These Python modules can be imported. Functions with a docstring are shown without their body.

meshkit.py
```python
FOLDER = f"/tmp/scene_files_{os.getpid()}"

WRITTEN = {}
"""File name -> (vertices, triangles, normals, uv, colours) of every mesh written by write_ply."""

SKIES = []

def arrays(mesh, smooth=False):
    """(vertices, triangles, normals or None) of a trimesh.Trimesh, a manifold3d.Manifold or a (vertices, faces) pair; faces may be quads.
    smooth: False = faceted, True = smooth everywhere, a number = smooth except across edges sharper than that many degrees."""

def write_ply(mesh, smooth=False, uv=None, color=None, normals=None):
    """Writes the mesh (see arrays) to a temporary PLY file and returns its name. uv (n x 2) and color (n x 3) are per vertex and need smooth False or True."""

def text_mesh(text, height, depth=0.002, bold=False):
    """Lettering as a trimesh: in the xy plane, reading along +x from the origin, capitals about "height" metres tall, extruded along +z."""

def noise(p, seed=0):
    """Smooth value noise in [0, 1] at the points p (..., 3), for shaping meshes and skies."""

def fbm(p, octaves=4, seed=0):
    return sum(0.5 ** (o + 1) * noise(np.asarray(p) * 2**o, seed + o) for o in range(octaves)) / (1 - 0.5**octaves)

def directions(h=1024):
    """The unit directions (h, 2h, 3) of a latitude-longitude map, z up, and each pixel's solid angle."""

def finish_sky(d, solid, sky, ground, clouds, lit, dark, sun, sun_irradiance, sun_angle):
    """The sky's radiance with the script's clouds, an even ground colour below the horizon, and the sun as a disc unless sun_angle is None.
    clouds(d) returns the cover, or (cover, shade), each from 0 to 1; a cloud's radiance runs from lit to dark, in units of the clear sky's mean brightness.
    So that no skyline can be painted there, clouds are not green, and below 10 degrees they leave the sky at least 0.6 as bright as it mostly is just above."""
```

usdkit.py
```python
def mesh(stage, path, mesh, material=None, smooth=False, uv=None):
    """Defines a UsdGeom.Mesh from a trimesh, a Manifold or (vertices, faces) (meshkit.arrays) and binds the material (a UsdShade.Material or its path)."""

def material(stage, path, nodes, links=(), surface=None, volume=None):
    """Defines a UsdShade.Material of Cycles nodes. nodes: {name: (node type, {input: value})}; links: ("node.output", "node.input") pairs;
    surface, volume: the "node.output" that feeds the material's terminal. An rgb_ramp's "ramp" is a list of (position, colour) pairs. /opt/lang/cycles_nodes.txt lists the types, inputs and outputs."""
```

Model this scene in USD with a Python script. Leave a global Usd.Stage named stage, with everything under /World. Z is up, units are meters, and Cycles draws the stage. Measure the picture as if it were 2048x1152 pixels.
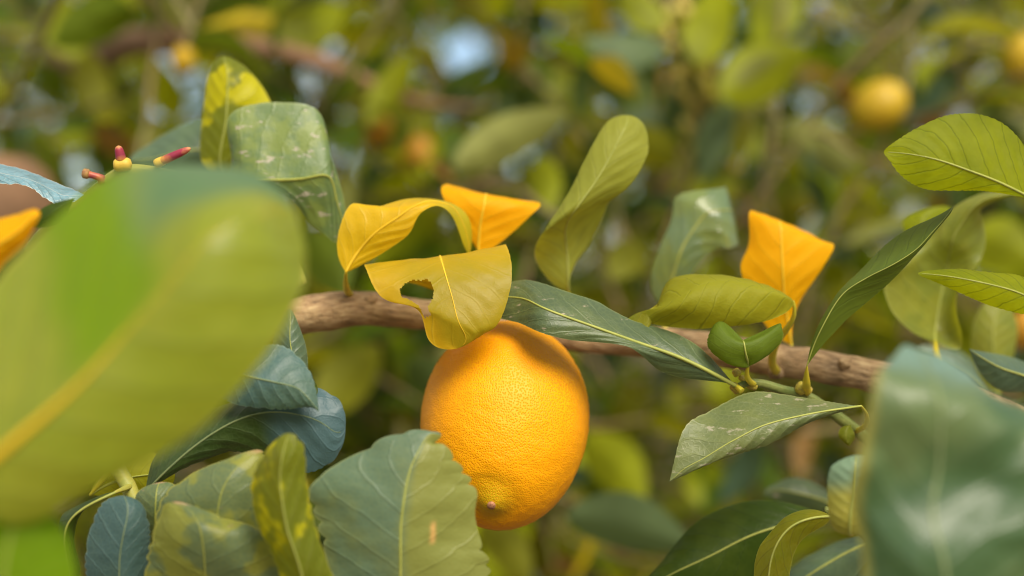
import math, numpy as np, trimesh, meshkit, usdkit
from pxr import Gf, Usd, UsdGeom, UsdLux, UsdShade, Sdf
from scipy.interpolate import CubicSpline, PchipInterpolator

stage = Usd.Stage.CreateInMemory()
UsdGeom.SetStageUpAxis(stage, 'Z')
UsdGeom.Xform.Define(stage, '/World')

# ------------------------------------------------------------------ camera, sky, sun, exposure
CAM_Z = 1.5
cam = UsdGeom.Camera.Define(stage, '/World/camera')
cam.CreateFocalLengthAttr(50.0); cam.CreateHorizontalApertureAttr(36.0); cam.CreateVerticalApertureAttr(20.25)
cam.CreateClippingRangeAttr(Gf.Vec2f(0.02, 2000.0))
cam.CreateFStopAttr(3.5); cam.CreateFocusDistanceAttr(0.508)
cam.CreateExposureAttr(1.8)
cam.AddTranslateOp().Set(Gf.Vec3d(0, 0, CAM_Z)); cam.AddRotateXOp().Set(90.0)

SUN_AZ, SUN_EL = math.radians(158.0), math.radians(46.0)      # azimuth = atan2(x, y) towards the sun
sky_mat = usdkit.material(stage, '/World/Looks/sky', {
    'sky': ('sky_texture', {'sky_type': 'single_scattering', 'sun_disc': False, 'sun_elevation': SUN_EL, 'sun_rotation': SUN_AZ}),
    'tc': ('texture_coordinate', {}),
    'n': ('noise_texture', {'scale': 2.2, 'detail': 5.0, 'roughness': 0.55}),
    'r': ('rgb_ramp', {'ramp': [(0.38, (0, 0, 0)), (0.56, (1, 1, 1))]}),
    'm': ('mix', {'color2': (3.4, 3.2, 2.8)}),
    'bg': ('background_shader', {'strength': 0.05})},
    [('tc.generated', 'n.vector'), ('n.fac', 'r.fac'), ('r.color', 'm.fac'), ('sky.color', 'm.color1'), ('m.color', 'bg.color')], surface='bg.background')
dome = UsdLux.DomeLight.Define(stage, '/World/sky')
UsdShade.MaterialBindingAPI.Apply(dome.GetPrim()).Bind(sky_mat)
dome.GetPrim().SetCustomDataByKey('kind', 'structure')
sun = UsdLux.DistantLight.Define(stage, '/World/sun')
sun.CreateNormalizeAttr(True); sun.CreateIntensityAttr(0.4); sun.CreateAngleAttr(36.0); sun.CreateColorAttr(Gf.Vec3f(1.0, 0.90, 0.75))
_s = Gf.Vec3d(math.cos(SUN_EL) * math.sin(SUN_AZ), math.cos(SUN_EL) * math.cos(SUN_AZ), math.sin(SUN_EL))
sun.AddTransformOp().Set(Gf.Matrix4d().SetRotate(Gf.Rotation(Gf.Vec3d(0, 0, 1), _s)))

# ------------------------------------------------------------------ helpers
K = 0.72 / 2048
def at(x, y, d):
    """A point that stands d metres in front of the camera's place."""
    return np.array([(x - 1024) * K * d, d, CAM_Z - (y - 576) * K * d])

used = {}
def numbered(path):
    n = used.get(path, 0); used[path] = n + 1
    return path if n == 0 else f'{path}_{n:03d}'

def meta(prim, label=None, category=None, group=None, kind=None):
    for k, v in (('label', label), ('category', category), ('group', group), ('kind', kind)):
        if v: prim.SetCustomDataByKey(k, v)
    return prim

class Thing:
    def __init__(self, name, base, label, category, group=None):
        self.path = numbered('/World/' + name); self.base = np.asarray(base, float)
        x = UsdGeom.Xform.Define(stage, self.path); x.AddTranslateOp().Set(Gf.Vec3d(*map(float, base)))
        meta(x.GetPrim(), label, category, group)
    def part(self, name, mesh, mat, parent=None, smooth=True, uv=None, label=None, kind=None):
        path = numbered((parent or self.path) + '/' + name)
        v, f = (mesh.vertices, mesh.faces) if hasattr(mesh, 'vertices') else mesh
        usdkit.mesh(stage, path, (np.asarray(v) - self.base, np.asarray(f)), mat, smooth, uv)
        meta(stage.GetPrimAtPath(path), label, kind=kind)
        return path

def single(name, mesh, mat, label=None, category=None, kind=None, smooth=True, uv=None):
    path = numbered('/World/' + name)
    v, f = (mesh.vertices, mesh.faces) if hasattr(mesh, 'vertices') else mesh
    usdkit.mesh(stage, path, (np.asarray(v), np.asarray(f)), mat, smooth, uv)
    meta(stage.GetPrimAtPath(path), label, category, kind=kind)

def spline(p, n):
    p = np.asarray(p, float)
    if len(p) < 3: return np.linspace(p[0], p[-1], n)
    t = np.r_[0, np.cumsum(np.linalg.norm(np.diff(p, axis=0), axis=1))]
    return CubicSpline(t, p)(np.linspace(0, t[-1], n))

def tube(points, radii, n=None, sides=10, lump=0.0, freq=120.0, seed=0, cap=True):
    """A tapering tube along a smooth curve; returns (vertices, quads as triangles, uv)."""
    n = n or max(6, 4 * len(points))
    c = spline(points, n); r = np.interp(np.linspace(0, 1, n), np.linspace(0, 1, len(radii)), radii)
    t = np.gradient(c, axis=0); t /= np.linalg.norm(t, axis=1, keepdims=True) + 1e-12
    ref = np.array([0.21, 0.32, 0.92]); a = np.cross(t, ref); a /= np.linalg.norm(a, axis=1, keepdims=True) + 1e-9
    b = np.cross(t, a); th = np.arange(sides + 1) * 2 * np.pi / sides
    o = np.cos(th)[None, :, None] * a[:, None] + np.sin(th)[None, :, None] * b[:, None]
    rr = np.broadcast_to(r[:, None], (n, sides + 1)).copy()
    if lump:
        q = c[:, None] + o * r[:, None, None]
        rr *= 1 + lump * (2 * meshkit.fbm(q * freq, 3, seed) - 1); rr[:, -1] = rr[:, 0]
    v = (c[:, None] + o * rr[..., None]).reshape(-1, 3)
    i, j = np.meshgrid(np.arange(n - 1), np.arange(sides), indexing='ij'); w = sides + 1
    f = np.stack([i * w + j, i * w + j + 1, (i + 1) * w + j + 1, (i + 1) * w + j], -1).reshape(-1, 4)
    f = np.vstack([f[:, [0, 1, 2]], f[:, [0, 2, 3]]])
    L = np.r_[0, np.cumsum(np.linalg.norm(np.diff(c, axis=0), axis=1))]
    uv = np.stack([np.broadcast_to(np.linspace(0, 1, w)[None], (n, w)), np.broadcast_to(L[:, None], (n, w))], -1).reshape(-1, 2)
    if cap:
        m = len(v); v = np.vstack([v, c[0], c[-1]]); uv = np.vstack([uv, [[0, 0], [0, L[-1]]]])
        jj = np.arange(sides)
        f = np.vstack([f, np.stack([np.full(sides, m), jj + 1, jj], 1), np.stack([np.full(sides, m + 1), (n - 1) * w + jj, (n - 1) * w + jj + 1], 1)])
    return v, f, uv

def pill(p0, p1, r0, r1, n=14, sides=14):
    """A rounded bud: a lathe between two points."""
    p0, p1 = np.asarray(p0, float), np.asarray(p1, float)
    s = np.linspace(0, 1, n); prof = np.sqrt(np.clip(1 - (2 * s - 1) ** 4, 0, 1)) * (r0 + (r1 - r0) * s)
    ax = (p1 - p0) / np.linalg.norm(p1 - p0); a = np.cross(ax, [0.3, 0.9, 0.2]); a /= np.linalg.norm(a); b = np.cross(ax, a)
    th = np.arange(sides) * 2 * np.pi / sides
    v = (p0 + (p1 - p0) * s[:, None])[:, None] + prof[:, None, None] * (np.cos(th)[None, :, None] * a + np.sin(th)[None, :, None] * b)
    i, j = np.meshgrid(np.arange(n - 1), np.arange(sides), indexing='ij'); k = (j + 1) % sides
    f = np.stack([i * sides + j, i * sides + k, (i + 1) * sides + k, (i + 1) * sides + j], -1).reshape(-1, 4)
    return v.reshape(-1, 3), np.vstack([f[:, [0, 1, 2]], f[:, [0, 2, 3]]])

def pill_uv(n, sides): return np.stack([np.tile(np.arange(sides) / sides, n), np.repeat(np.linspace(0, 1, n), sides)], 1)

# ------------------------------------------------------------------ materials
def leaf_mat(name, top, top2, under, trans, vein=(0.42, 0.44, 0.12), mott=(0.42, 0.62, 55.0), rough=0.42, tw=0.35, scar=0.0, scar_col=(0.42, 0.33, 0.26),
             nveins=9.0, vein_amt=0.2, ret=0.10, spec=0.35, sheen=0.0, bump=0.28, marg=0.45, patch=(), midw=0.035, mida=0.7):
    nodes = {
        'uv': ('uvmap', {'attribute': 'st'}), 's': ('separate_xyz', {}), 'geo': ('geometry', {}),
        'u0': ('math', {'math_type': 'subtract', 'value2': 0.5}), 'u1': ('math', {'math_type': 'absolute'}), 'a': ('math', {'math_type': 'multiply', 'value2': 2.0}),
        'sd': ('math', {'math_type': 'greater_than', 'value2': 0.5}), 'sd2': ('math', {'math_type': 'multiply', 'value2': 0.45}),
        'nz': ('noise_texture', {'scale': mott[2], 'detail': 3.0, 'roughness': 0.6}), 'nf': ('noise_texture', {'scale': 420.0, 'detail': 2.0}),
        'ph': ('math', {'math_type': 'multiply_add', 'value2': nveins}), 'sl': ('math', {'math_type': 'multiply_add', 'value2': -1.9}), 'wob': ('math', {'math_type': 'multiply_add', 'value2': 0.9}),
        'fr': ('math', {'math_type': 'fraction'}), 'f1': ('math', {'math_type': 'subtract', 'value2': 0.5}), 'f2': ('math', {'math_type': 'absolute'}),
        'line': ('map_range', {'range_type': 'smoothstep', 'from_min': 0.42, 'from_max': 0.5, 'to_min': 0.0, 'to_max': 1.0, 'clamp': True}),
        'vo': ('voronoi_texture', {'feature': 'distance_to_edge', 'scale': 560.0}),
        'rl': ('map_range', {'range_type': 'smoothstep', 'from_min': 0.0, 'from_max': 0.16, 'to_min': 1.0, 'to_max': 0.0, 'clamp': True}),
        'mid': ('map_range', {'range_type': 'smoothstep', 'from_min': 0.0, 'from_max': midw, 'to_min': mida, 'to_max': 0.0, 'clamp': True}),
        'mg': ('map_range', {'range_type': 'smoothstep', 'from_min': 0.955, 'from_max': 0.995, 'to_min': 0.0, 'to_max': marg, 'clamp': True}),
        'mr': ('map_range', {'range_type': 'smoothstep', 'from_min': mott[0], 'from_max': mott[1], 'to_min': 0.0, 'to_max': 1.0, 'clamp': True}),
        'ct': ('mix', {'color1': top, 'color2': top2}),
        'la': ('math', {'math_type': 'multiply', 'value2': vein_amt}), 'ra': ('math', {'math_type': 'multiply_add', 'value2': ret}), 'va': ('math', {'math_type': 'maximum'}), 'vb': ('math', {'math_type': 'maximum', 'use_clamp': True}),
        'cv': ('mix', {'color2': vein}),
        'cu': ('mix', {'color1': under, 'color2': tuple(0.6 * u + 0.4 * v for u, v in zip(under, vein))}),
        'cc': ('mix', {}),
        'tm': ('mix', {'color1': trans, 'color2': tuple(0.5 * x for x in trans)}),
        'tn': ('mix', {'mix_type': 'multiply'}), 'tr': ('map_range', {'from_min': 0.3, 'from_max': 0.7, 'to_min': 0.65, 'to_max': 1.25}),
        'ba': ('math', {'math_type': 'multiply_add', 'value2': 0.2}), 'bb': ('math', {'math_type': 'multiply_add', 'value2': 0.35}),
        'bu': ('bump', {'strength': bump, 'distance': 0.0006}),
        'ro': ('map_range', {'from_min': 0.0, 'from_max': 1.0, 'to_min': rough, 'to_max': 0.6}),
        'p': ('principled_bsdf', {'specular_ior_level': spec, 'sheen_weight': sheen, 'sheen_roughness': 0.4, 'sheen_tint': (0.75, 0.9, 1.0)}), 't': ('translucent_bsdf', {}), 'o': ('mix_closure', {'fac': tw}),
    }
    links = [('uv.UV', 's.vector'), ('s.x', 'u0.value1'), ('u0.value', 'u1.value1'), ('u1.value', 'a.value1'), ('s.x', 'sd.value1'), ('sd.value', 'sd2.value1'),
             ('geo.position', 'nz.vector'), ('geo.position', 'nf.vector'), ('geo.position', 'vo.vector'),
             ('s.y', 'ph.value1'), ('sd2.value', 'ph.value3'), ('a.value', 'sl.value1'), ('ph.value', 'sl.value3'), ('nz.fac', 'wob.value1'), ('sl.value', 'wob.value3'),
             ('wob.value', 'fr.value1'), ('fr.value', 'f1.value1'), ('f1.value', 'f2.value1'), ('f2.value', 'line.value'), ('vo.distance', 'rl.value'),
             ('a.value', 'mid.value'), ('a.value', 'mg.value'), ('nz.fac', 'mr.value'), ('mr.result', 'ct.fac'),
             ('line.result', 'la.value1'), ('rl.result', 'ra.value1'), ('la.value', 'ra.value3'), ('ra.value', 'va.value1'), ('mg.result', 'va.value2'), ('va.value', 'vb.value1'), ('mid.result', 'vb.value2'),
             ('vb.value', 'cv.fac'), ('vb.value', 'cu.fac'), ('geo.backfacing', 'cc.fac'),
             ('line.result', 'tm.fac'), ('tm.color', 'tn.color1'), ('nz.fac', 'tr.value'), ('tr.result', 'tn.color2'),
             ('rl.result', 'ba.value1'), ('line.result', 'ba.value3'), ('nf.fac', 'bb.value1'), ('ba.value', 'bb.value3'), ('bb.value', 'bu.height'),
             ('geo.backfacing', 'ro.value'), ('ro.result', 'p.roughness'), ('cc.color', 'p.base_color'), ('bu.normal', 'p.normal'),
             ('tn.color', 't.color'), ('p.BSDF', 'o.closure1'), ('t.BSDF', 'o.closure2'), ('cu.color', 'cc.color2')]
    nodes['tn'][1]['fac'] = 1.0
    if scar:
        nodes.update({'smap': ('mapping', {'scale': (110.0, 150.0, 330.0), 'rotation': (0.2, 0.5, 0.3)}), 'sn': ('noise_texture', {'scale': 1.0, 'detail': 5.0, 'roughness': 0.7}),
                      'sr': ('map_range', {'range_type': 'smoothstep', 'from_min': 0.73 - 0.15 * scar, 'from_max': 0.80 - 0.15 * scar, 'to_min': 0.0, 'to_max': 0.75, 'clamp': True}), 'cs': ('mix', {'color2': scar_col})})
        links += [('geo.position', 'smap.vector'), ('smap.vector', 'sn.vector'), ('sn.fac', 'sr.value'), ('sr.result', 'cs.fac'), ('ct.color', 'cs.color1'), ('cs.color', 'cv.color1'), ('cv.color', 'cc.color1')]
    else:
        links += [('ct.color', 'cv.color1'), ('cv.color', 'cc.color1')]
    if patch:                                                          # zones of another pigment, and on the huge leaves painted backlight and sky sheen: (colour, transmitted colour, v from, v to, u from, u to, softness)
        links = [l for l in links if l not in (('cc.color', 'p.base_color'), ('tn.color', 't.color'))]
        nodes.update({'pn': ('noise_texture', {'scale': 26.0, 'detail': 1.0}), 'pd': ('math', {'math_type': 'multiply_add', 'value2': 0.16, 'value3': -0.08}), 'py': ('math', {'math_type': 'add'}), 'px': ('math', {'math_type': 'add'})})
        links += [('geo.position', 'pn.vector'), ('pn.fac', 'pd.value1'), ('pd.value', 'py.value1'), ('s.y', 'py.value2'), ('pd.value', 'px.value1'), ('s.x', 'px.value2')]
        c, t = 'cc.color', 'tn.color'
        for q, (pc, pt, v0, v1, u0, u1, w) in enumerate(patch):
            for nm, at_, lo, hi, src in (('pa', v0, 0.0, 1.0, 'py'), ('pb', v1, 1.0, 0.0, 'py'), ('pe', u0, 0.0, 1.0, 'px'), ('pf', u1, 1.0, 0.0, 'px')):
                nodes[f'{nm}{q}'] = ('map_range', {'range_type': 'smoothstep', 'from_min': at_ - w, 'from_max': at_ + w, 'to_min': lo, 'to_max': hi, 'clamp': True}); links.append((src + '.value', f'{nm}{q}.value'))
            for nm, x, y in (('p1', f'pa{q}.result', f'pb{q}.result'), ('p2', f'pe{q}.result', f'pf{q}.result'), ('p3', f'p1{q}.value', f'p2{q}.value')):
                nodes[f'{nm}{q}'] = ('math', {'math_type': 'multiply'}); links += [(x, f'{nm}{q}.value1'), (y, f'{nm}{q}.value2')]
            nodes[f'cq{q}'] = ('mix', {'color2': pc}); nodes[f'tq{q}'] = ('mix', {'color2': pt})
            links += [(f'p3{q}.value', f'cq{q}.fac'), (f'p3{q}.value', f'tq{q}.fac'), (c, f'cq{q}.color1'), (t, f'tq{q}.color1')]
            c, t = f'cq{q}.color', f'tq{q}.color'
        links += [(c, 'p.base_color'), (t, 't.color')]
    return usdkit.material(stage, '/World/Looks/' + name, nodes, links, surface='o.closure')

def plain_leaf(name, top, under, trans, tw=0.42, rough=0.45):
    """Leaves of the trees behind: a tone that varies from leaf to leaf and along each."""
    return usdkit.material(stage, '/World/Looks/' + name, {
        'geo': ('geometry', {}), 'n': ('noise_texture', {'scale': 22.0, 'detail': 2.0}), 'mr': ('map_range', {'from_min': 0.3, 'from_max': 0.7, 'to_min': 0.55, 'to_max': 1.45}),
        'c': ('mix', {'color1': top, 'color2': under}), 'cm': ('mix', {'mix_type': 'multiply', 'fac': 1.0}), 'p': ('principled_bsdf', {'roughness': 0.5, 'specular_ior_level': 0.28}),
        't': ('translucent_bsdf', {'color': trans}), 'o': ('mix_closure', {'fac': tw})},
        [('geo.position', 'n.vector'), ('n.fac', 'mr.value'), ('geo.backfacing', 'c.fac'), ('c.color', 'cm.color1'), ('mr.result', 'cm.color2'), ('cm.color', 'p.base_color'), ('p.BSDF', 'o.closure1'), ('t.BSDF', 'o.closure2')], surface='o.closure')

def simple_mat(name, c1, c2, scale=(60, 60, 60), lo=0.35, hi=0.65, rough=0.6, bump=0.3, bd=0.0008, detail=4.0, spec=0.4):
    return usdkit.material(stage, '/World/Looks/' + name, {
        'geo': ('geometry', {}), 'm': ('mapping', {'scale': scale}), 'n': ('noise_texture', {'scale': 1.0, 'detail': detail, 'roughness': 0.65}),
        'r': ('rgb_ramp', {'ramp': [(lo, c1), (hi, c2)]}), 'b': ('bump', {'strength': bump, 'distance': bd}), 'p': ('principled_bsdf', {'roughness': rough, 'specular_ior_level': spec})},
        [('geo.position', 'm.vector'), ('m.vector', 'n.vector'), ('n.fac', 'r.fac'), ('n.fac', 'b.height'), ('r.color', 'p.base_color'), ('b.normal', 'p.normal')], surface='p.BSDF')

M = {}
M['gold'] = leaf_mat('leaf_gold', (0.52, 0.345, 0.006), (0.37, 0.29, 0.008), (0.50, 0.34, 0.010), (0.80, 0.48, 0.004), vein=(0.75, 0.50, 0.05), tw=0.35, scar=0.35, scar_col=(0.36, 0.20, 0.02), rough=0.45, spec=0.35, bump=0.18, ret=0.05, mott=(0.42, 0.66, 38.0), patch=[((0.32, 0.265, 0.008), (0.6, 0.44, 0.004), 0.54, 1.4, 0.2, 1.4, 0.16)])
M['yellow'] = leaf_mat('leaf_yellow', (0.72, 0.46, 0.005), (0.62, 0.40, 0.006), (0.62, 0.42, 0.010), (0.85, 0.52, 0.004), vein=(0.78, 0.58, 0.06), tw=0.38, rough=0.45, spec=0.35, bump=0.2, scar=0.3, scar_col=(0.35, 0.22, 0.03), patch=[((0.50, 0.42, 0.015), (0.6, 0.5, 0.01), 0.62, 1.4, -0.4, 1.4, 0.12)])
M['orange'] = leaf_mat('leaf_orange', (0.92, 0.45, 0.003), (0.86, 0.44, 0.004), (0.90, 0.45, 0.004), (0.98, 0.50, 0.003), vein=(0.90, 0.52, 0.02), tw=0.42, rough=0.55, spec=0.15, ret=0.04, vein_amt=0.12, bump=0.2, scar=0.25, scar_col=(0.55, 0.24, 0.01))
M['olive'] = leaf_mat('leaf_olive', (0.23, 0.23, 0.012), (0.16, 0.19, 0.012), (0.27, 0.28, 0.012), (0.55, 0.50, 0.006), tw=0.4, scar=0.3, scar_col=(0.35, 0.25, 0.06), spec=0.25, vein_amt=0.07, mida=0.2)
M['pale'] = leaf_mat('leaf_pale', (0.24, 0.26, 0.035), (0.17, 0.21, 0.035), (0.26, 0.28, 0.035), (0.50, 0.48, 0.012), tw=0.35, spec=0.3, vein_amt=0.12)
M['green'] = leaf_mat('leaf_green', (0.07, 0.12, 0.010), (0.09, 0.13, 0.012), (0.10, 0.15, 0.012), (0.26, 0.32, 0.006), vein=(0.22, 0.27, 0.05), tw=0.3, rough=0.4, vein_amt=0.1, mida=0.2)
M['lime'] = leaf_mat('leaf_lime', (0.17, 0.23, 0.008), (0.21, 0.25, 0.008), (0.19, 0.25, 0.006), (0.80, 0.80, 0.004), mida=0.0, vein=(0.07, 0.11, 0.004), tw=0.55, rough=0.42, vein_amt=0.24, ret=0.30, spec=0.25, scar=0.06, scar_col=(0.5, 0.5, 0.3))
M['teal'] = leaf_mat('leaf_teal', (0.075, 0.125, 0.075), (0.095, 0.15, 0.08), (0.12, 0.17, 0.04), (0.16, 0.24, 0.02), vein=(0.24, 0.31, 0.15), tw=0.2, rough=0.38, spec=0.5, vein_amt=0.15)
M['teal_scar'] = leaf_mat('leaf_teal_scarred', (0.075, 0.115, 0.055), (0.095, 0.135, 0.055), (0.12, 0.17, 0.05), (0.18, 0.26, 0.02), vein=(0.26, 0.32, 0.12), tw=0.22, rough=0.4, scar=0.75, scar_col=(0.46, 0.38, 0.29), spec=0.45, vein_amt=0.14)
M['green_scar'] = leaf_mat('leaf_green_scarred', (0.13, 0.20, 0.07), (0.19, 0.25, 0.06), (0.15, 0.21, 0.06), (0.20, 0.30, 0.02), vein=(0.30, 0.36, 0.12), tw=0.22, rough=0.42, scar=0.98, scar_col=(0.55, 0.46, 0.40), spec=0.45, vein_amt=0.06, mott=(0.45, 0.6, 90.0))
M['spotted'] = leaf_mat('leaf_spotted', (0.12, 0.155, 0.055), (0.15, 0.18, 0.06), (0.12, 0.17, 0.05), (0.2, 0.26, 0.02), vein=(0.34, 0.37, 0.14), tw=0.22, rough=0.42, scar=1.0, scar_col=(0.42, 0.38, 0.28), spec=0.4, vein_amt=0.1)
M['blue'] = leaf_mat('leaf_blue', (0.065, 0.13, 0.125), (0.065, 0.12, 0.09), (0.12, 0.17, 0.05), (0.12, 0.22, 0.03), vein=(0.22, 0.32, 0.24), tw=0.15, rough=0.46, spec=0.4, scar=0.12, vein_amt=0.10, mott=(0.42, 0.62, 30.0), bump=0.35)
M['blue_dark'] = leaf_mat('leaf_blue_dark', (0.028, 0.055, 0.012), (0.04, 0.07, 0.016), (0.12, 0.17, 0.05), (0.12, 0.2, 0.02), vein=(0.16, 0.22, 0.09), tw=0.15, rough=0.44, spec=0.4, scar=0.35, scar_col=(0.2, 0.22, 0.14), vein_amt=0.15, patch=[((0.062, 0.12, 0.135), (0.10, 0.2, 0.08), 0.66, 1.3, -0.3, 1.3, 0.06)])
M['ragged'] = leaf_mat('leaf_ragged', (0.17, 0.32, 0.38), (0.12, 0.24, 0.28), (0.45, 0.40, 0.16), (0.12, 0.22, 0.08), vein=(0.62, 0.60, 0.50), tw=0.1, rough=0.4, spec=0.5, vein_amt=0.05, marg=0.9, bump=0.6, mott=(0.35, 0.65, 160.0))
M['dark'] = leaf_mat('leaf_dark', (0.03, 0.06, 0.006), (0.045, 0.075, 0.008), (0.08, 0.11, 0.012), (0.16, 0.24, 0.006), vein=(0.10, 0.15, 0.03), tw=0.3, rough=0.42, spec=0.25, vein_amt=0.1, scar=0.15, scar_col=(0.2, 0.2, 0.12))
M['big'] = leaf_mat('leaf_foreground', (0.28, 0.32, 0.035), (0.20, 0.27, 0.03), (0.24, 0.25, 0.03), (0.74, 0.74, 0.02), vein=(0.48, 0.42, 0.09), mott=(0.4, 0.6, 22.0), tw=0.42, rough=0.32, spec=0.5, vein_amt=0.08, midw=0.02, mida=0.15, patch=[((0.15, 0.26, 0.002), (0.46, 0.70, 0.001), 0.30, 0.56, -0.3, 0.46, 0.06), ((0.13, 0.24, 0.11), (0.18, 0.34, 0.06), 0.55, 1.4, -0.3, 0.30, 0.10)])  # green patch paints light through the blade, teal patch paints sky sheen
M['front_teal'] = leaf_mat('leaf_foreground_teal', (0.045, 0.105, 0.040), (0.12, 0.18, 0.07), (0.18, 0.22, 0.08), (0.2, 0.3, 0.03), vein=(0.3, 0.34, 0.15), mott=(0.42, 0.58, 17.0), tw=0.25, rough=0.36, spec=0.6, vein_amt=0.08, midw=0.02, mida=0.3, patch=[((0.25, 0.25, 0.06), (0.4, 0.38, 0.03), 0.1, 0.9, -0.3, 0.07, 0.05), ((0.17, 0.28, 0.22), (0.24, 0.34, 0.10), 0.84, 1.4, -0.3, 1.3, 0.07)])  # teal tip patch is sky sheen put into the colour; olive margin is pigment
M['bright'] = leaf_mat('leaf_bright', (0.12, 0.25, 0.003), (0.13, 0.26, 0.004), (0.15, 0.26, 0.004), (0.32, 0.62, 0.002), tw=0.5, rough=0.5, spec=0.15)
M['greygreen'] = leaf_mat('leaf_greygreen', (0.11, 0.18, 0.115), (0.15, 0.20, 0.09), (0.22, 0.25, 0.07), (0.28, 0.34, 0.04), vein=(0.32, 0.36, 0.14), mott=(0.42, 0.58, 30.0), tw=0.25, rough=0.4, scar=0.14, scar_col=(0.6, 0.40, 0.12), vein_amt=0.06, patch=[((0.22, 0.245, 0.06), (0.34, 0.36, 0.03), -0.5, 1.1, 0.52, 1.3, 0.05), ((0.60, 0.38, 0.12), (0.5, 0.3, 0.1), 0.49, 0.56, 0.67, 0.70, 0.015)])
M['peep'] = leaf_mat('leaf_peeping', (0.36, 0.33, 0.05), (0.32, 0.32, 0.06), (0.3, 0.3, 0.06), (0.5, 0.46, 0.03), tw=0.3, vein_amt=0.05, mida=0.2, patch=[((0.20, 0.31, 0.20), (0.3, 0.4, 0.12), 0.58, 1.4, -0.4, 1.4, 0.12)])
M['silver'] = leaf_mat('leaf_silver', (0.13, 0.20, 0.085), (0.17, 0.23, 0.06), (0.22, 0.25, 0.07), (0.28, 0.34, 0.04), vein=(0.32, 0.36, 0.14), tw=0.25, rough=0.24, spec=1.0, vein_amt=0.08)
M['mottle'] = leaf_mat('leaf_mottled', (0.13, 0.185, 0.085), (0.25, 0.27, 0.05), (0.20, 0.23, 0.04), (0.32, 0.33, 0.02), vein=(0.5, 0.47, 0.08), mott=(0.50, 0.58, 42.0), tw=0.22, rough=0.42, scar=0.5, scar_col=(0.33, 0.27, 0.15), patch=[((0.55, 0.36, 0.20), (0.4, 0.25, 0.1), 0.97, 1.4, -0.4, 1.4, 0.03)], vein_amt=0.0, marg=0.8, mida=0.3)
M['lemonlime'] = leaf_mat('leaf_lemonlime', (0.13, 0.165, 0.012), (0.52, 0.48, 0.004), (0.20, 0.23, 0.02), (0.60, 0.56, 0.004), vein=(0.5, 0.46, 0.10), mott=(0.50, 0.57, 42.0), tw=0.4, rough=0.45, spec=0.25, vein_amt=0.08)  # yellow mottle paints dappled backlight into the narrow lower left leaf
M['fresh'] = leaf_mat('leaf_fresh', (0.10, 0.16, 0.008), (0.12, 0.17, 0.010), (0.10, 0.155, 0.008), (0.30, 0.40, 0.005), vein=(0.40, 0.46, 0.08), tw=0.35, rough=0.42, spec=0.3, vein_amt=0.12, marg=0.8)
M['midrib_pale'] = simple_mat('midrib_pale', (0.28, 0.31, 0.06), (0.36, 0.38, 0.08), scale=(200, 200, 200), rough=0.5, bump=0.1)
M['midrib_gold'] = simple_mat('midrib_gold', (0.76, 0.50, 0.02), (0.68, 0.44, 0.02), scale=(200, 200, 200), rough=0.5, bump=0.1)
M['midrib_teal'] = simple_mat('midrib_teal', (0.20, 0.26, 0.12), (0.26, 0.31, 0.13), scale=(200, 200, 200), rough=0.5, bump=0.1)
M['stalk_yellow'] = simple_mat('stalk_yellow', (0.55, 0.42, 0.02), (0.42, 0.38, 0.03), scale=(220, 220, 120), rough=0.45, bump=0.15)
M['twig_green'] = simple_mat('twig_green', (0.10, 0.14, 0.03), (0.20, 0.22, 0.06), scale=(160, 160, 300), rough=0.5, bump=0.3)
M['node_yellow'] = simple_mat('node_yellow', (0.50, 0.42, 0.04), (0.30, 0.22, 0.05), scale=(500, 500, 500), rough=0.6, bump=0.4)
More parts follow.
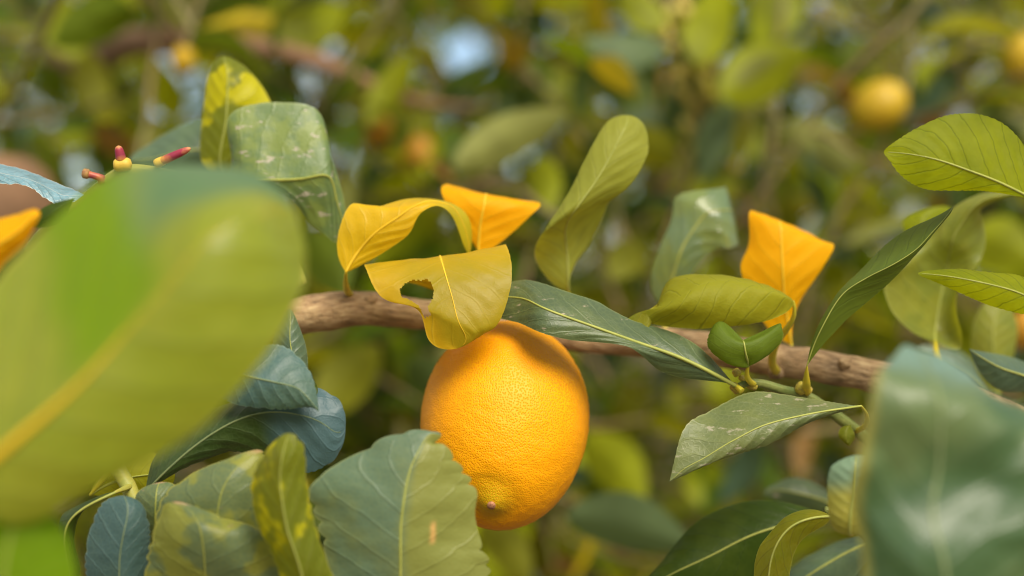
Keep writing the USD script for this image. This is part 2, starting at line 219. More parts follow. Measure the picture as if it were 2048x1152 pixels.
M['bud_pink'] = simple_mat('bud_pink', (0.20, 0.015, 0.06), (0.55, 0.15, 0.05), scale=(170, 170, 170), rough=0.4, bump=0.15)
M['bud'] = usdkit.material(stage, '/World/Looks/bud', {
    'uv': ('uvmap', {'attribute': 'st'}), 's': ('separate_xyz', {}), 'geo': ('geometry', {}), 'n': ('noise_texture', {'scale': 350.0, 'detail': 3.0}), 'a': ('math', {'math_type': 'multiply_add', 'value2': 0.45}), 'a2': ('math', {'math_type': 'subtract', 'value2': 0.22}),
    'r': ('rgb_ramp', {'ramp': [(0.0, (0.52, 0.36, 0.06)), (0.22, (0.46, 0.17, 0.05)), (0.45, (0.24, 0.03, 0.06)), (0.75, (0.30, 0.03, 0.06)), (0.95, (0.58, 0.25, 0.09))]}), 'p': ('principled_bsdf', {'roughness': 0.5, 'specular_ior_level': 0.3})},
    [('uv.UV', 's.vector'), ('geo.position', 'n.vector'), ('n.fac', 'a.value1'), ('s.y', 'a.value3'), ('a.value', 'a2.value1'), ('a2.value', 'r.fac'), ('r.color', 'p.base_color')], surface='p.BSDF')
M['bud_base'] = simple_mat('bud_base', (0.66, 0.45, 0.06), (0.55, 0.38, 0.05), scale=(300, 300, 300), rough=0.5, bump=0.2)
M['knob'] = simple_mat('knob', (0.42, 0.25, 0.07), (0.25, 0.12, 0.05), scale=(600, 600, 600), rough=0.7, bump=0.5)
M['twig_yellow'] = simple_mat('twig_yellow', (0.40, 0.36, 0.06), (0.28, 0.30, 0.06), scale=(200, 200, 200), rough=0.5, bump=0.2)
M['scar_tip'] = simple_mat('scar_tip', (0.48, 0.24, 0.12), (0.22, 0.08, 0.04), scale=(1500, 1500, 1500), rough=0.7, bump=0.6, bd=0.0004)
M['bark_far'] = simple_mat('bark_far', (0.27, 0.15, 0.08), (0.18, 0.105, 0.055), scale=(20, 20, 40), rough=0.8)
M['twig_far'] = simple_mat('twig_far', (0.16, 0.16, 0.05), (0.22, 0.14, 0.07), scale=(20, 20, 20), rough=0.7)
M['soil'] = simple_mat('soil', (0.08, 0.055, 0.035), (0.14, 0.10, 0.06), scale=(3, 3, 3), rough=0.95, bump=0.6, bd=0.02)
M['lemon_far'] = simple_mat('lemon_far', (0.48, 0.33, 0.015), (0.52, 0.32, 0.012), scale=(20, 20, 20), rough=0.45, bump=0.05)
M['orange_far'] = simple_mat('orange_far', (0.50, 0.22, 0.01), (0.42, 0.23, 0.02), scale=(20, 20, 20), rough=0.45, bump=0.05)
M['blossom'] = simple_mat('blossom', (0.58, 0.42, 0.10), (0.44, 0.42, 0.08), scale=(80, 80, 80), rough=0.6, bump=0.1)

M['bark'] = usdkit.material(stage, '/World/Looks/bark', {
    'uv': ('uvmap', {'attribute': 'st'}), 'm': ('mapping', {'scale': (26.0, 150.0, 1.0)}), 'n': ('noise_texture', {'scale': 1.0, 'detail': 5.0, 'roughness': 0.65}),
    'geo': ('geometry', {}), 'n2': ('noise_texture', {'scale': 70.0, 'detail': 4.0}), 'n3': ('noise_texture', {'scale': 900.0, 'detail': 2.0}),
    'r': ('rgb_ramp', {'ramp': [(0.30, (0.10, 0.065, 0.035)), (0.46, (0.30, 0.195, 0.10)), (0.70, (0.47, 0.34, 0.19))]}),
    'r2': ('rgb_ramp', {'ramp': [(0.36, (0.62, 0.62, 0.62)), (0.5, (1.0, 0.98, 0.95)), (0.64, (1.1, 1.12, 1.05))]}),
    'mx': ('mix', {'mix_type': 'multiply', 'fac': 1.0}), 'h': ('math', {'math_type': 'multiply_add', 'value2': 0.35}),
    'b': ('bump', {'strength': 0.75, 'distance': 0.0012}), 'p': ('principled_bsdf', {'roughness': 0.75, 'specular_ior_level': 0.3})},
    [('uv.UV', 'm.vector'), ('m.vector', 'n.vector'), ('geo.position', 'n2.vector'), ('geo.position', 'n3.vector'), ('n.fac', 'r.fac'), ('n2.fac', 'r2.fac'), ('r.color', 'mx.color1'), ('r2.color', 'mx.color2'),
     ('n3.fac', 'h.value1'), ('n.fac', 'h.value3'), ('h.value', 'b.height'), ('mx.color', 'p.base_color'), ('b.normal', 'p.normal')], surface='p.BSDF')

def flat_uv(d, b):
    """The rind laid flat: azimuthal distance round a point on the fruit's side, in metres."""
    d = np.asarray(d, float); c = np.arccos(np.clip(-d[..., 1], -1, 1)); q = np.hypot(d[..., 0], d[..., 2]) + 1e-9
    return np.stack([d[..., 0] / q * c * b, d[..., 2] / q * c * b], -1)
NIP_T = math.radians(27)
NIP_UV = (*flat_uv((-0.07, -math.sin(NIP_T), -math.cos(NIP_T)), 0.0315), 0.0)
M['rind'] = usdkit.material(stage, '/World/Looks/rind', {
    'uv': ('uvmap', {'attribute': 'st'}), 'geo': ('geometry', {}),
    'dn': ('noise_texture', {'scale': 300.0, 'detail': 1.0}), 'dv': ('vector_math', {'math_type': 'multiply_add', 'vector2': (0.0004, 0.0004, 0.0)}),
    'vo': ('voronoi_texture', {'dimensions': '2D', 'feature': 'f1', 'scale': 1200.0, 'randomness': 0.8}),
    'pit': ('map_range', {'range_type': 'smoothstep', 'from_min': 0.05, 'from_max': 0.45, 'to_min': 1.0, 'to_max': 0.0, 'clamp': True}),
    'pc': ('map_range', {'range_type': 'smoothstep', 'from_min': 0.10, 'from_max': 0.38, 'to_min': 1.0, 'to_max': 0.0, 'clamp': True}),
    'pcn': ('math', {'math_type': 'multiply'}), 'pw': ('map_range', {'from_min': 0.35, 'from_max': 0.65, 'to_min': 0.4, 'to_max': 0.95}),
    'n': ('noise_texture', {'scale': 45.0, 'detail': 3.0}), 'r': ('rgb_ramp', {'ramp': [(0.32, (0.82, 0.325, 0.002)), (0.68, (0.85, 0.385, 0.002))]}),
    'nd': ('vector_math', {'math_type': 'distance', 'vector2': NIP_UV}), 'gr': ('map_range', {'range_type': 'smoothstep', 'from_min': 0.001, 'from_max': 0.016, 'to_min': 0.8, 'to_max': 0.0, 'clamp': True}),
    'cg': ('mix', {'color2': (0.40, 0.32, 0.006)}), 'cp': ('mix', {'color2': (0.74, 0.20, 0.001)}),
    'wn': ('noise_texture', {'scale': 260.0, 'detail': 3.0, 'distortion': 0.6}), 'h1': ('math', {'math_type': 'multiply_add', 'value2': -0.8}),
    'b': ('bump', {'strength': 0.36, 'distance': 0.0006}), 'p': ('principled_bsdf', {'roughness': 0.42, 'specular_ior_level': 0.22})},
    [('geo.position', 'dn.vector'), ('dn.color', 'dv.vector1'), ('uv.UV', 'dv.vector3'), ('dv.vector', 'vo.vector'), ('vo.distance', 'pit.value'), ('vo.distance', 'pc.value'),
     ('geo.position', 'n.vector'), ('n.fac', 'r.fac'), ('uv.UV', 'nd.vector1'), ('nd.value', 'gr.value'), ('r.color', 'cg.color1'), ('gr.result', 'cg.fac'), ('cg.color', 'cp.color1'), ('n.fac', 'pw.value'), ('pc.result', 'pcn.value1'), ('pw.result', 'pcn.value2'), ('pcn.value', 'cp.fac'), ('cp.color', 'p.base_color'),
     ('geo.position', 'wn.vector'), ('pit.result', 'h1.value1'), ('wn.fac', 'h1.value3'), ('h1.value', 'b.height'), ('b.normal', 'p.normal')], surface='p.BSDF')

# ------------------------------------------------------------------ ground
g = np.linspace(-1, 1, 61); gx, gy = np.meshgrid(np.sign(g) * np.abs(g) ** 3 * 400, np.sign(g) * np.abs(g) ** 3 * 400, indexing='ij')
gv = np.stack([gx, gy, 0.05 * (meshkit.fbm(np.stack([gx, gy, 0 * gx], -1) * 0.7, 3) - 0.5)], -1).reshape(-1, 3)
ii, jj = np.meshgrid(np.arange(60), np.arange(60), indexing='ij')
single('ground', (gv, np.stack([ii * 61 + jj, (ii + 1) * 61 + jj, (ii + 1) * 61 + jj + 1, ii * 61 + jj + 1], -1).reshape(-1, 4)), M['soil'], kind='structure')

# ------------------------------------------------------------------ leaves
rng = np.random.default_rng(7)

def leaf_mesh(rows, D, n=56, m=29, tip='round', base='sharp', fold=0.35, serr=(26, 0.5), wav=0.6, quilt=0.16, nveins=9, hole=None, seed=0, ragged=0.0):
    """A blade from cross rows (left margin, midrib, right margin), base to tip: (vertices, faces, uv, midrib curve)."""
    P = lambda q: at(q[0], q[1], D + (q[2] if len(q) > 2 else 0.0) / 1000)
    b, t, mid = P(rows[0]), P(rows[-1]), rows[1:-1]
    nc = len(mid[0]); L, C, R = (np.array([P(r[k]) for r in mid]) for k in (0, nc // 2, nc - 1))
    s = np.linspace(0, 1, n); s = 0.5 * s + 0.5 * (1 - np.cos(np.pi * s)) / 2
    Mp = np.vstack([b, C, t]); km = np.r_[0, np.cumsum(np.linalg.norm(np.diff(Mp, axis=0), axis=1))]; km /= km[-1]
    Mc = CubicSpline(km, Mp)(s) if tip == 'round' else PchipInterpolator(km, Mp)(s)
    def outline(chain):
        d = np.linalg.norm(np.diff(chain, axis=0), axis=1); return np.r_[0, np.cumsum(np.sqrt(d + 1e-9))]
    if tip == 'round':
        chain = np.vstack([b, L, t, R[::-1], b]); k = outline(chain); cs = CubicSpline(k, chain); nt = len(L) + 1
        Lc = cs(np.interp(s, km, k[:nt + 1])); Rc = cs(np.interp(s, km, k[nt:][::-1]))
    else:
        kl = outline(np.vstack([b, L, t])); kr = outline(np.vstack([b, R, t]))
        Lc = CubicSpline(kl, np.vstack([b, L, t]))(np.interp(s, km, kl)); Rc = CubicSpline(kr, np.vstack([b, R, t]))(np.interp(s, km, kr))
    if serr[1]:
        for k, E in enumerate((Lc, Rc)):
            out = E - Mc; ln = np.linalg.norm(out, axis=1, keepdims=True); out = out / np.maximum(ln, 1e-6)
            ph = s * serr[0] + 0.7 * np.sin(s * 17 + seed + 3 * k)
            E += out * (np.abs(np.sin(np.pi * ph)) ** 0.6 - 0.7)[:, None] * serr[1] * 1e-3 * np.minimum(1, ln / 0.006)
            if ragged: E += out * ((meshkit.fbm(E * 500, 4, seed) - 0.5) * ragged * 2e-3)[:, None]
    u = np.linspace(0, 1, m); w = 2 * u - 1
    quad = np.stack([w * (w - 1) / 2, 1 - w * w, w * (w + 1) / 2], 1); lin = np.stack([np.maximum(-w, 0), 1 - np.abs(w), np.maximum(w, 0)], 1)
    B = fold * lin + (1 - fold) * quad
    G = B[None, :, 0, None] * Lc[:, None] + B[None, :, 1, None] * Mc[:, None] + B[None, :, 2, None] * Rc[:, None]
    du, dv = np.gradient(G, axis=1), np.gradient(G, axis=0); N = np.cross(du, dv); N /= np.linalg.norm(N, axis=2, keepdims=True) + 1e-12
    if nc == 5:
        cols = [Lc] + [CubicSpline(km, np.vstack([b, np.array([P(r[k]) for r in mid]), t]))(s) for k in (1, 2, 3)] + [Rc]
        G = CubicSpline(np.linspace(0, 1, 5), np.stack(cols, 0))(u).transpose(1, 0, 2)
        du, dv = np.gradient(G, axis=1), np.gradient(G, axis=0); N = np.cross(du, dv); N /= np.linalg.norm(N, axis=2, keepdims=True) + 1e-12
    a = np.abs(w); half = np.linalg.norm(Rc - Lc, axis=1)[:, None] / 2
    env = np.minimum(1, half / 0.01)
    phase = s[:, None] * nveins - 1.9 * a[None] + 0.45 * (w > 0)[None]
    disp = quilt * 1e-3 * np.cos(2 * np.pi * phase) * np.sin(np.pi * np.clip(a, 0, 1))[None] * -1
    disp = disp + wav * 1e-3 * (2 * meshkit.fbm(G * 55 + seed * 7.3, 3, seed) - 1) * a[None] ** 0.7 * 1.6 + 0.25e-3 * (2 * meshkit.fbm(G * 190, 2, seed + 5) - 1)
    G = G + N * (disp * env)[..., None]
    i, j = np.meshgrid(np.arange(n - 1), np.arange(m - 1), indexing='ij')
    f = np.stack([i * m + j, i * m + j + 1, (i + 1) * m + j + 1, (i + 1) * m + j], -1)
    v = G.reshape(-1, 3); uv = np.stack(np.broadcast_arrays(u[None], s[:, None]), -1).reshape(-1, 2)
    if hole is not None:
        import shapely
        px, py = v[:, 0] / (K * v[:, 1]) + 1024, 576 - (v[:, 2] - CAM_Z) / (K * v[:, 1])
        jit = 5 * (meshkit.fbm(v * 900, 3, 3) - 0.5)
        inside = shapely.contains_xy(shapely.Polygon(hole[0]), px + jit, py - jit) & (v[:, 1] < D + hole[1] / 1000)
        fq = f.reshape(-1, 4); f = fq[~inside[fq].any(axis=1)]
    f = f.reshape(-1, 4); f = np.vstack([f[:, [0, 1, 2]], f[:, [0, 2, 3]]])
    return v, f, uv, Mc

def leaf(thing, label, mat, rows, D, face='top', rib='midrib_pale', rib_r=0.55, stalk=None, stalk_mat='stalk_yellow', stalk_r=1.0, name='leaf', rib_taper=(1, .8, .55, .2), **kw):
    v, f, uv, Mc = leaf_mesh(rows, D, seed=int(rng.integers(1000)), **kw)
    fn = np.cross(v[f[:, 1]] - v[f[:, 0]], v[f[:, 2]] - v[f[:, 0]])
    view = v[f[:, 0]] - np.array([0, 0, CAM_Z]); view /= np.linalg.norm(view, axis=1, keepdims=True)
    toward = -(fn * view).sum()
    if (toward > 0) != (face == 'top'): f = f[:, ::-1]
    p = thing.part(name, (v, f), M[mat], uv=uv, label=label)
    if rib:
        k = len(Mc); sl = Mc[: int(k * 0.97)]
        tv, tf, tuv = tube(sl[::2], [rib_r * q * 1e-3 for q in rib_taper], n=k, sides=6)
        thing.part('midrib', (tv, tf), M[rib], parent=p)
    if stalk:
        pts = [at(x, y, d) for x, y, d in stalk]
        tv, tf, tuv = tube([Mc[0]] + pts, [rib_r * 1e-3, stalk_r * 1e-3, stalk_r * 1.1e-3], n=16, sides=9, lump=0.15, freq=300)
        thing.part('leaf_stalk', (tv, tf), M[stalk_mat], parent=p)
    return p

# ------------------------------------------------------------------ the lemon branch
branch = Thing('lemon_branch', at(1000, 650, 0.582), 'brown woody branch with green and yellow leaves, carrying the large ripe lemon', 'branch')
bp = [(300, 700, .548), (440, 665, .550), (560, 640, .553), (640, 627, .556), (720, 618, .560), (830, 626, .568), (930, 640, .578), (1050, 662, .584), (1180, 678, .584), (1300, 684, .580), (1400, 693, .574), (1500, 712, .568), (1620, 730, .562), (1740, 750, .558), (1880, 785, .556), (2050, 850, .556), (2200, 910, .556)]
brr = [7.6, 7.6, 7.6, 7.2, 6.6, 5.7, 5.4, 5.6, 6.0, 6.4, 6.5, 6.5, 6.5, 6.5, 6.5, 6.5, 6.5]
tv, tf, tuv = tube([at(*q) for q in bp], [r * 1e-3 for r in brr], n=220, sides=40, lump=0.2, freq=85, seed=4)
branch.part('wood', (tv, tf), M['bark'], uv=tuv)
for (kx, ky, kd, kr) in ((742, 600, .557, 2.2), (1552, 748, .5605, 2.6), (1440, 688, .566, 2.4), (1690, 728, .553, 2.2)):
    c = at(kx, ky, kd); kv, kf = pill(c - np.array([kr * 1.2e-3, 0, 0]), c + np.array([kr * 1.2e-3, 0, kr * 2e-4]), kr * 1e-3, kr * 0.9e-3)
    kv = kv + (meshkit.fbm(kv * 500, 3, 9) - 0.5)[:, None] * 0.0012; branch.part('knot', (kv, kf), M['bark'], uv=np.stack([kv[:, 2] * 12, kv[:, 0]], 1))
# green side twig with its nodes
twp = [(1478, 772, .520), (1510, 765, .522), (1560, 778, .526), (1610, 792, .530), (1650, 816, .535), (1695, 848, .540), (1745, 885, .548), (1850, 930, .556)]
tv, tf, tuv = tube([at(*q) for q in twp], [.0012, .0017, .0019, .0021, .0023, .0024, .0025, .0026], n=60, sides=14, lump=0.12, freq=220)
branch.part('side_twig', (tv, tf), M['twig_green'], label='thin green side twig with yellow nodes below the branch at right')
for (x0, y0, x1, y1, r, d) in ((1468, 738, 1478, 752, 1.5, .520), (1478, 752, 1492, 762, 1.1, .521), (1462, 768, 1480, 784, 1.7, .520), (1492, 766, 1516, 774, 1.7, .5225), (1592, 770, 1612, 782, 2.3, .5265), (1608, 776, 1622, 786, 1.8, .5275)):
    branch.part('twig_node', pill(at(x0, y0, d), at(x1, y1, d), r * 1e-3, r * 1.1e-3), M['node_yellow'])

leaf(branch, 'curled golden leaf with a ragged hole, hanging over the top of the lemon', 'gold', [(900, 592, 44), [(850, 574, 42), (890, 566, 42), (950, 562, 42)], [(752, 540, 30), (882, 530, 28), (1000, 508, 30)],
    [(729, 527, 18), (880, 512, 15), (1012, 490, 18)], [(738, 553, 6), (893, 556, 3), (1024, 540, 6)], [(772, 600, 2), (908, 610, -2), (1013, 605, 2)], [(836, 622, 0), (920, 650, -4), (990, 652, 0)], [(858, 682, 0), (931, 672, -3), (966, 668, 0)], (915, 697, -1)],
    .508, n=170, m=141, fold=0.15, serr=(20, 0.15), rib='midrib_gold', rib_r=0.45, hole=([(800, 582), (812, 568), (826, 561), (842, 563), (852, 559), (864, 568), (867, 582), (862, 600), (853, 612), (859, 629), (849, 632), (840, 614), (824, 600), (804, 593)], 14))
leaf(branch, 'yellow leaf arching to the right from the branch, left of the holed golden leaf', 'yellow', [(692, 545, 0), [(674, 492, 0), (712, 510, 0), (738, 522, 2)], [(684, 440, 0), (748, 468, -2), (790, 490, 0)], [(706, 408, 2), (795, 435, -3), (822, 462, -2)],
    [(748, 413, 4), (828, 413, -2), (838, 430, -3)], [(800, 399, 8), (862, 402, 2), (868, 412, -3)], [(868, 398, 12), (898, 410, 6), (893, 420, 0)], [(928, 422, 14), (922, 438, 9), (911, 446, 5)], [(944, 468, 16), (935, 476, 12), (924, 482, 10)], (940, 512, 16)],
    .535, n=90, m=41, tip='sharp', serr=(20, 0.1), rib='midrib_gold', stalk=[(691, 562, .540), (700, 588, .556)], stalk_r=1.3, wav=0.4)
leaf(branch, 'orange yellow leaf folded over behind the holed golden leaf', 'orange', [(957, 505, 0), [(925, 455, 0), (960, 455, -2), (1005, 482, 0)], [(893, 408, 0), (968, 412, -4), (1062, 430, 0)], [(882, 378, 4), (971, 392, -2), (1080, 412, 2)], [(900, 368, 14), (973, 388, 10), (1060, 404, 14)], (985, 420, 30)],
    .562, tip='sharp', serr=(10, 0.1), rib='midrib_gold', stalk=[(960, 540, .568), (965, 610, .578)])
leaf(branch, 'tall pale green leaf twisting upward above the right of the lemon', 'pale', [(1137, 582, 12), [(1098, 560, 10), (1136, 545, 9), (1150, 530, 12)], [(1072, 520, 6), (1134, 505, 8), (1185, 475, 16)], [(1070, 494, 0), (1130, 468, 3), (1212, 418, 14)], [(1086, 465, -7), (1150, 420, -10), (1225, 400, 2)],
    [(1125, 405, -6), (1190, 365, -10), (1258, 372, -2)], [(1162, 335, -4), (1222, 310, -8), (1288, 325, -1)], [(1192, 278, -2), (1245, 265, -4), (1297, 290, 2)], [(1220, 240, 3), (1255, 238, 1), (1284, 245, 4)], (1252, 230, 4)],
    .556, n=90, m=41, face='under', serr=(14, 0.1), stalk=[(1138, 610, .572), (1140, 665, .584)])
leaf(branch, 'grey green leaf with a white sheen on its drooping edge, out of focus above the rolled olive leaf', 'silver', [(1325, 612, 5), [(1302, 556, 4), (1345, 555, 0), (1372, 572, 0)], [(1324, 487, 2), (1362, 502, -3), (1400, 522, -2)], [(1346, 425, 2), (1395, 448, -4), (1438, 496, -4)], [(1354, 392, 2), (1418, 424, -5), (1456, 496, -5)], [(1440, 376, 5), (1458, 420, -1), (1473, 490, 0)], [(1448, 374, 18), (1466, 424, 16), (1476, 488, 15)], (1466, 440, 40)],
    .605, tip='sharp', serr=(10, 0.1), stalk=[(1330, 650, .600), (1340, 690, .580)])
leaf(branch, 'bright orange yellow leaf standing up behind the rolled olive leaf', 'orange', [(1583, 690, 0), [(1530, 648, 3), (1575, 640, 0), (1590, 625, 0)], [(1505, 598, 2), (1568, 585, -3), (1606, 592, 0)], [(1482, 530, 2), (1565, 530, -5), (1642, 540, 0)], [(1497, 492, 2), (1563, 485, -5), (1668, 489, 2)], [(1498, 430, 4), (1560, 448, -3), (1650, 483, 4)], [(1515, 426, 12), (1562, 442, 8), (1620, 468, 12)], (1560, 470, 25)],
    .572, tip='sharp', serr=(6, 0.1), wav=0.5, rib='midrib_gold', stalk=[(1582, 705, .568), (1580, 722, .565)], stalk_r=1.2)
leaf(branch, 'olive yellow leaf rolled lengthwise with a pointed tip to the left, above the branch', 'olive', [(1586, 602, 4), [(1568, 628, 0), (1562, 606, -2), (1552, 584, -3), (1556, 581, 6), (1562, 588, 12)], [(1500, 648, -4), (1496, 608, -8), (1488, 565, -5), (1492, 559, 8), (1500, 570, 16)],
    [(1440, 656, -6), (1434, 606, -12), (1426, 562, -8), (1422, 549, 6), (1425, 560, 18)], [(1385, 657, -6), (1380, 620, -12), (1374, 584, -11), (1370, 553, 4), (1356, 566, 18)], [(1338, 654, -4), (1340, 628, -9), (1344, 602, -10), (1338, 568, 4), (1327, 588, 16)], [(1310, 649, -3), (1312, 632, -6), (1318, 613, -7), (1318, 606, 0), (1314, 608, 5)], (1253, 640, 0)],
    .525, n=90, m=61, face='under', rib=None, tip='sharp', serr=(22, 0.15), wav=0.4, stalk=[(1585, 640, .533), (1562, 672, .540), (1546, 705, .547), (1553, 742, .558)], stalk_r=1.5)
leaf(branch, 'long dark teal leaf with a pale midrib lying over the top right of the lemon', 'teal_scar', [(1472, 772, 5), [(1442, 738, 5), (1422, 745, 0), (1402, 760, 2)], [(1395, 690, 6), (1352, 712, 0), (1320, 742, 4)], [(1335, 660, 8), (1290, 690, 0), (1270, 700, -2)], [(1262, 640, 8), (1220, 665, -2), (1205, 686, -3)], [(1200, 606, 8), (1150, 640, -3), (1140, 680, -4)], [(1130, 580, 8), (1085, 615, -2), (1075, 662, -3)], [(1062, 560, 14), (1045, 597, 8), (1035, 645, 7)], [(1005, 566, 20), (990, 594, 15), (985, 632, 14)], (935, 595, 20)],
    .513, n=110, m=41, serr=(30, 0.12), rib_r=0.8, stalk=[(1484, 782, .516)], stalk_r=1.1)
leaf(branch, 'small fresh green leaf cupped like a heart in front of the branch', 'fresh', [(1496, 733, 0), [(1446, 722, -1), (1470, 723, -4), (1494, 717, -4), (1515, 717, -4), (1536, 712, -1)], [(1415, 694, 0), (1447, 700, -5), (1491, 704, -6), (1530, 698, -5), (1563, 686, 0)],
    [(1414, 672, 0), (1446, 668, -4), (1488, 686, -6), (1537, 668, -4), (1568, 666, 0)], [(1434, 652, 3), (1456, 655, 0), (1486, 682, -3), (1538, 658, 0), (1552, 654, 3)], (1486, 680, -1)],
    .512, n=80, m=61, face='under', quilt=0.02, serr=(24, 0.4), wav=0.6, stalk=[(1494, 750, .515), (1508, 768, .5215)], stalk_r=1.1)
leaf(branch, 'long narrow green leaf sweeping up to the right from a yellow stalk', 'green', [(1614, 732, 3), [(1622, 690, 2), (1628, 690, 0), (1642, 695, 2)], [(1644, 635, 2), (1652, 640, -3), (1688, 645, 3)], [(1678, 583, 3), (1688, 586, -4), (1735, 603, 3)], [(1713, 548, 8), (1735, 555, -5), (1772, 572, 2)], [(1752, 508, 12), (1788, 528, -6), (1812, 534, 0)], [(1795, 470, 12), (1832, 499, -5), (1842, 500, -1)], [(1840, 446, 10), (1864, 465, -3), (1872, 462, 0)], [(1880, 428, 7), (1890, 436, 0), (1896, 434, 2)], (1908, 410, 6)],
    .512, n=100, m=41, face='under', tip='sharp', fold=0.85, serr=(34, 0.12), wav=0.5, rib_r=0.25, stalk=[(1613, 750, .518), (1614, 782, .527)], stalk_r=1.5)
leaf(branch, 'broad pale yellow green leaf with a twisted teal tip, out of focus behind the narrow green leaf', 'pale', [(1870, 682, 0), [(1815, 655, -6), (1872, 650, 8), (1925, 690, -4)], [(1772, 600, -8), (1878, 610, 10), (1915, 630, -4)], [(1770, 565, -8), (1886, 570, 10), (1918, 580, -2)], [(1805, 535, -6), (1895, 530, 8), (1945, 545, 0)], [(1850, 480, 2), (1905, 480, -3), (1968, 490, 6)], [(1885, 435, 0), (1925, 445, -6), (1965, 440, 4)], [(1930, 400, -2), (1950, 412, -10), (1965, 416, -6)], [(1985, 383, -4), (1990, 392, -12), (2000, 400, -10)], (2045, 388, -12)],
    .582, n=80, m=41, tip='sharp', serr=(20, 0.1), stalk=[(1872, 705, .575), (1882, 768, .562)], stalk_r=1.5)
leaf(branch, 'small lime leaf showing behind the narrow green leaf, above the broad pale leaf', 'lime', [(1905, 520, 0), [(1815, 470, 0), (1850, 470, -2), (1900, 470, 0)], [(1806, 443, 2), (1845, 440, -2), (1905, 430, 2)], [(1835, 424, 3), (1860, 424, 0), (1900, 416, 3)], (1880, 412, 4)], .605, face='under', serr=(8, 0.1))
leaf(branch, 'spotted green leaf with pale scars and a pointed tip, below the branch at right', 'spotted', [(1722, 812, 6), [(1690, 822, 4), (1680, 818, 2), (1675, 806, 6)], [(1620, 845, 2), (1600, 832, 0), (1585, 790, 14)], [(1550, 882, 0), (1530, 850, -2), (1500, 786, 12)], [(1480, 908, -2), (1465, 882, -4), (1425, 820, 8)], [(1415, 928, -3), (1405, 918, -4), (1372, 852, 2)], [(1378, 945, -3), (1368, 938, -4), (1352, 908, -2)], [(1358, 955, -3), (1353, 951, -4), (1345, 938, -3)], (1339, 963, -4)],
    .505, n=120, m=45, tip='sharp', serr=(26, 0.4), wav=0.5, rib_r=0.45, stalk=[(1735, 835, .520), (1712, 862, .541)], stalk_r=1.0)
leaf(branch, 'small curled yellow green leaf tip at a node of the side twig', 'lemonlime', [(1702, 850, 0), [(1678, 862, 0), (1692, 868, -2), (1706, 862, 0)], [(1680, 876, 0), (1694, 882, -2), (1710, 872, 0)], (1702, 884, 3)], .535, serr=(5, 0.0), rib=None)

# ------------------------------------------------------------------ the lemon
LD = 0.541
lc = at(1009, 848, LD)
def lemon_mesh(a=0.0405, b=0.0315, nu=150, nv=130, nip=(0.0, 0.0), nip_h=0.0017, seed=1, lump=0.00032):
    """Ripe lemon: long axis z, the stem at +z, the nipple turned by nip (radians about x, y) from -z. Returns (vertices, faces, uv, nipple point)."""
    th, ph = np.meshgrid(np.linspace(0, np.pi, nv), np.linspace(0, 2 * np.pi, nu + 1), indexing='ij')
    d = np.stack([np.sin(th) * np.cos(ph), np.sin(th) * np.sin(ph), np.cos(th)], -1)
    p = d * np.array([b, b, a])
    p[..., :2] *= (1.015 + 0.055 * d[..., 2] * (1 - 0.6 * d[..., 2] ** 2))[..., None]
    nd = np.array([math.sin(nip[1]), -math.sin(nip[0]), -math.cos(nip[0]) * math.cos(nip[1])]); nd /= np.linalg.norm(nd)
    ang = np.arccos(np.clip(d @ nd, -1, 1))
    r = nip_h * np.exp(-(ang / 0.115) ** 2) - 0.0006 * np.exp(-((ang - 0.26) / 0.10) ** 2)
    r += lump * (2 * meshkit.fbm(d * 3.1 + seed, 3, seed) - 1) + 0.00022 * (2 * meshkit.fbm(d * 22, 2, seed) - 1)
    top = np.arccos(np.clip(d[..., 2], -1, 1)); r -= 0.0018 * np.exp(-(top / 0.16) ** 2)
    p = p + d * r[..., None]; p[:, -1] = p[:, 0]
    w = nu + 1; i, j = np.meshgrid(np.arange(nv - 1), np.arange(nu), indexing='ij')
    f = np.stack([i * w + j, (i + 1) * w + j, (i + 1) * w + j + 1, i * w + j + 1], -1).reshape(-1, 4)
    uv = flat_uv(d, b).reshape(-1, 2)
    k = np.unravel_index(np.argmin(ang), ang.shape)
    return p.reshape(-1, 3), f, uv, p[k], nd
R_l = trimesh.transformations.euler_matrix(math.radians(-27), math.radians(-5), 0, 'sxyz')[:3, :3]
R_l = trimesh.transformations.rotation_matrix(math.radians(5), [0, 1, 0])[:3, :3] @ trimesh.transformations.rotation_matrix(math.radians(-26), [1, 0, 0])[:3, :3]
lemon = Thing('lemon', lc, 'large ripe orange yellow lemon hanging from the branch in sharp focus', 'lemon')
lv, lf, luv, lnip, lnd = lemon_mesh(nip=(NIP_T, -0.07))
lemon.part('rind', (lv @ R_l.T + lc, lf), M['rind'], uv=luv)
nipp, nd = R_l @ lnip + lc, R_l @ lnd
lemon.part('style_scar', pill(nipp - nd * 0.0014, nipp + nd * 0.0009, 0.0016, 0.0015), M['scar_tip'])
stem_top = R_l @ np.array([0, 0, 0.0385]) + lc
lemon.part('stem', tube([at(1062, 655, .583), at(1052, 648, .574), stem_top], [.0024, .0022, .0026], n=14, sides=12, lump=0.15, freq=300)[:2], M['twig_green'])
lemon.part('calyx', pill(stem_top + R_l @ np.array([0, 0, -0.002]), stem_top + R_l @ np.array([0, 0, 0.002]), 0.0042, 0.0036), M['twig_green'])

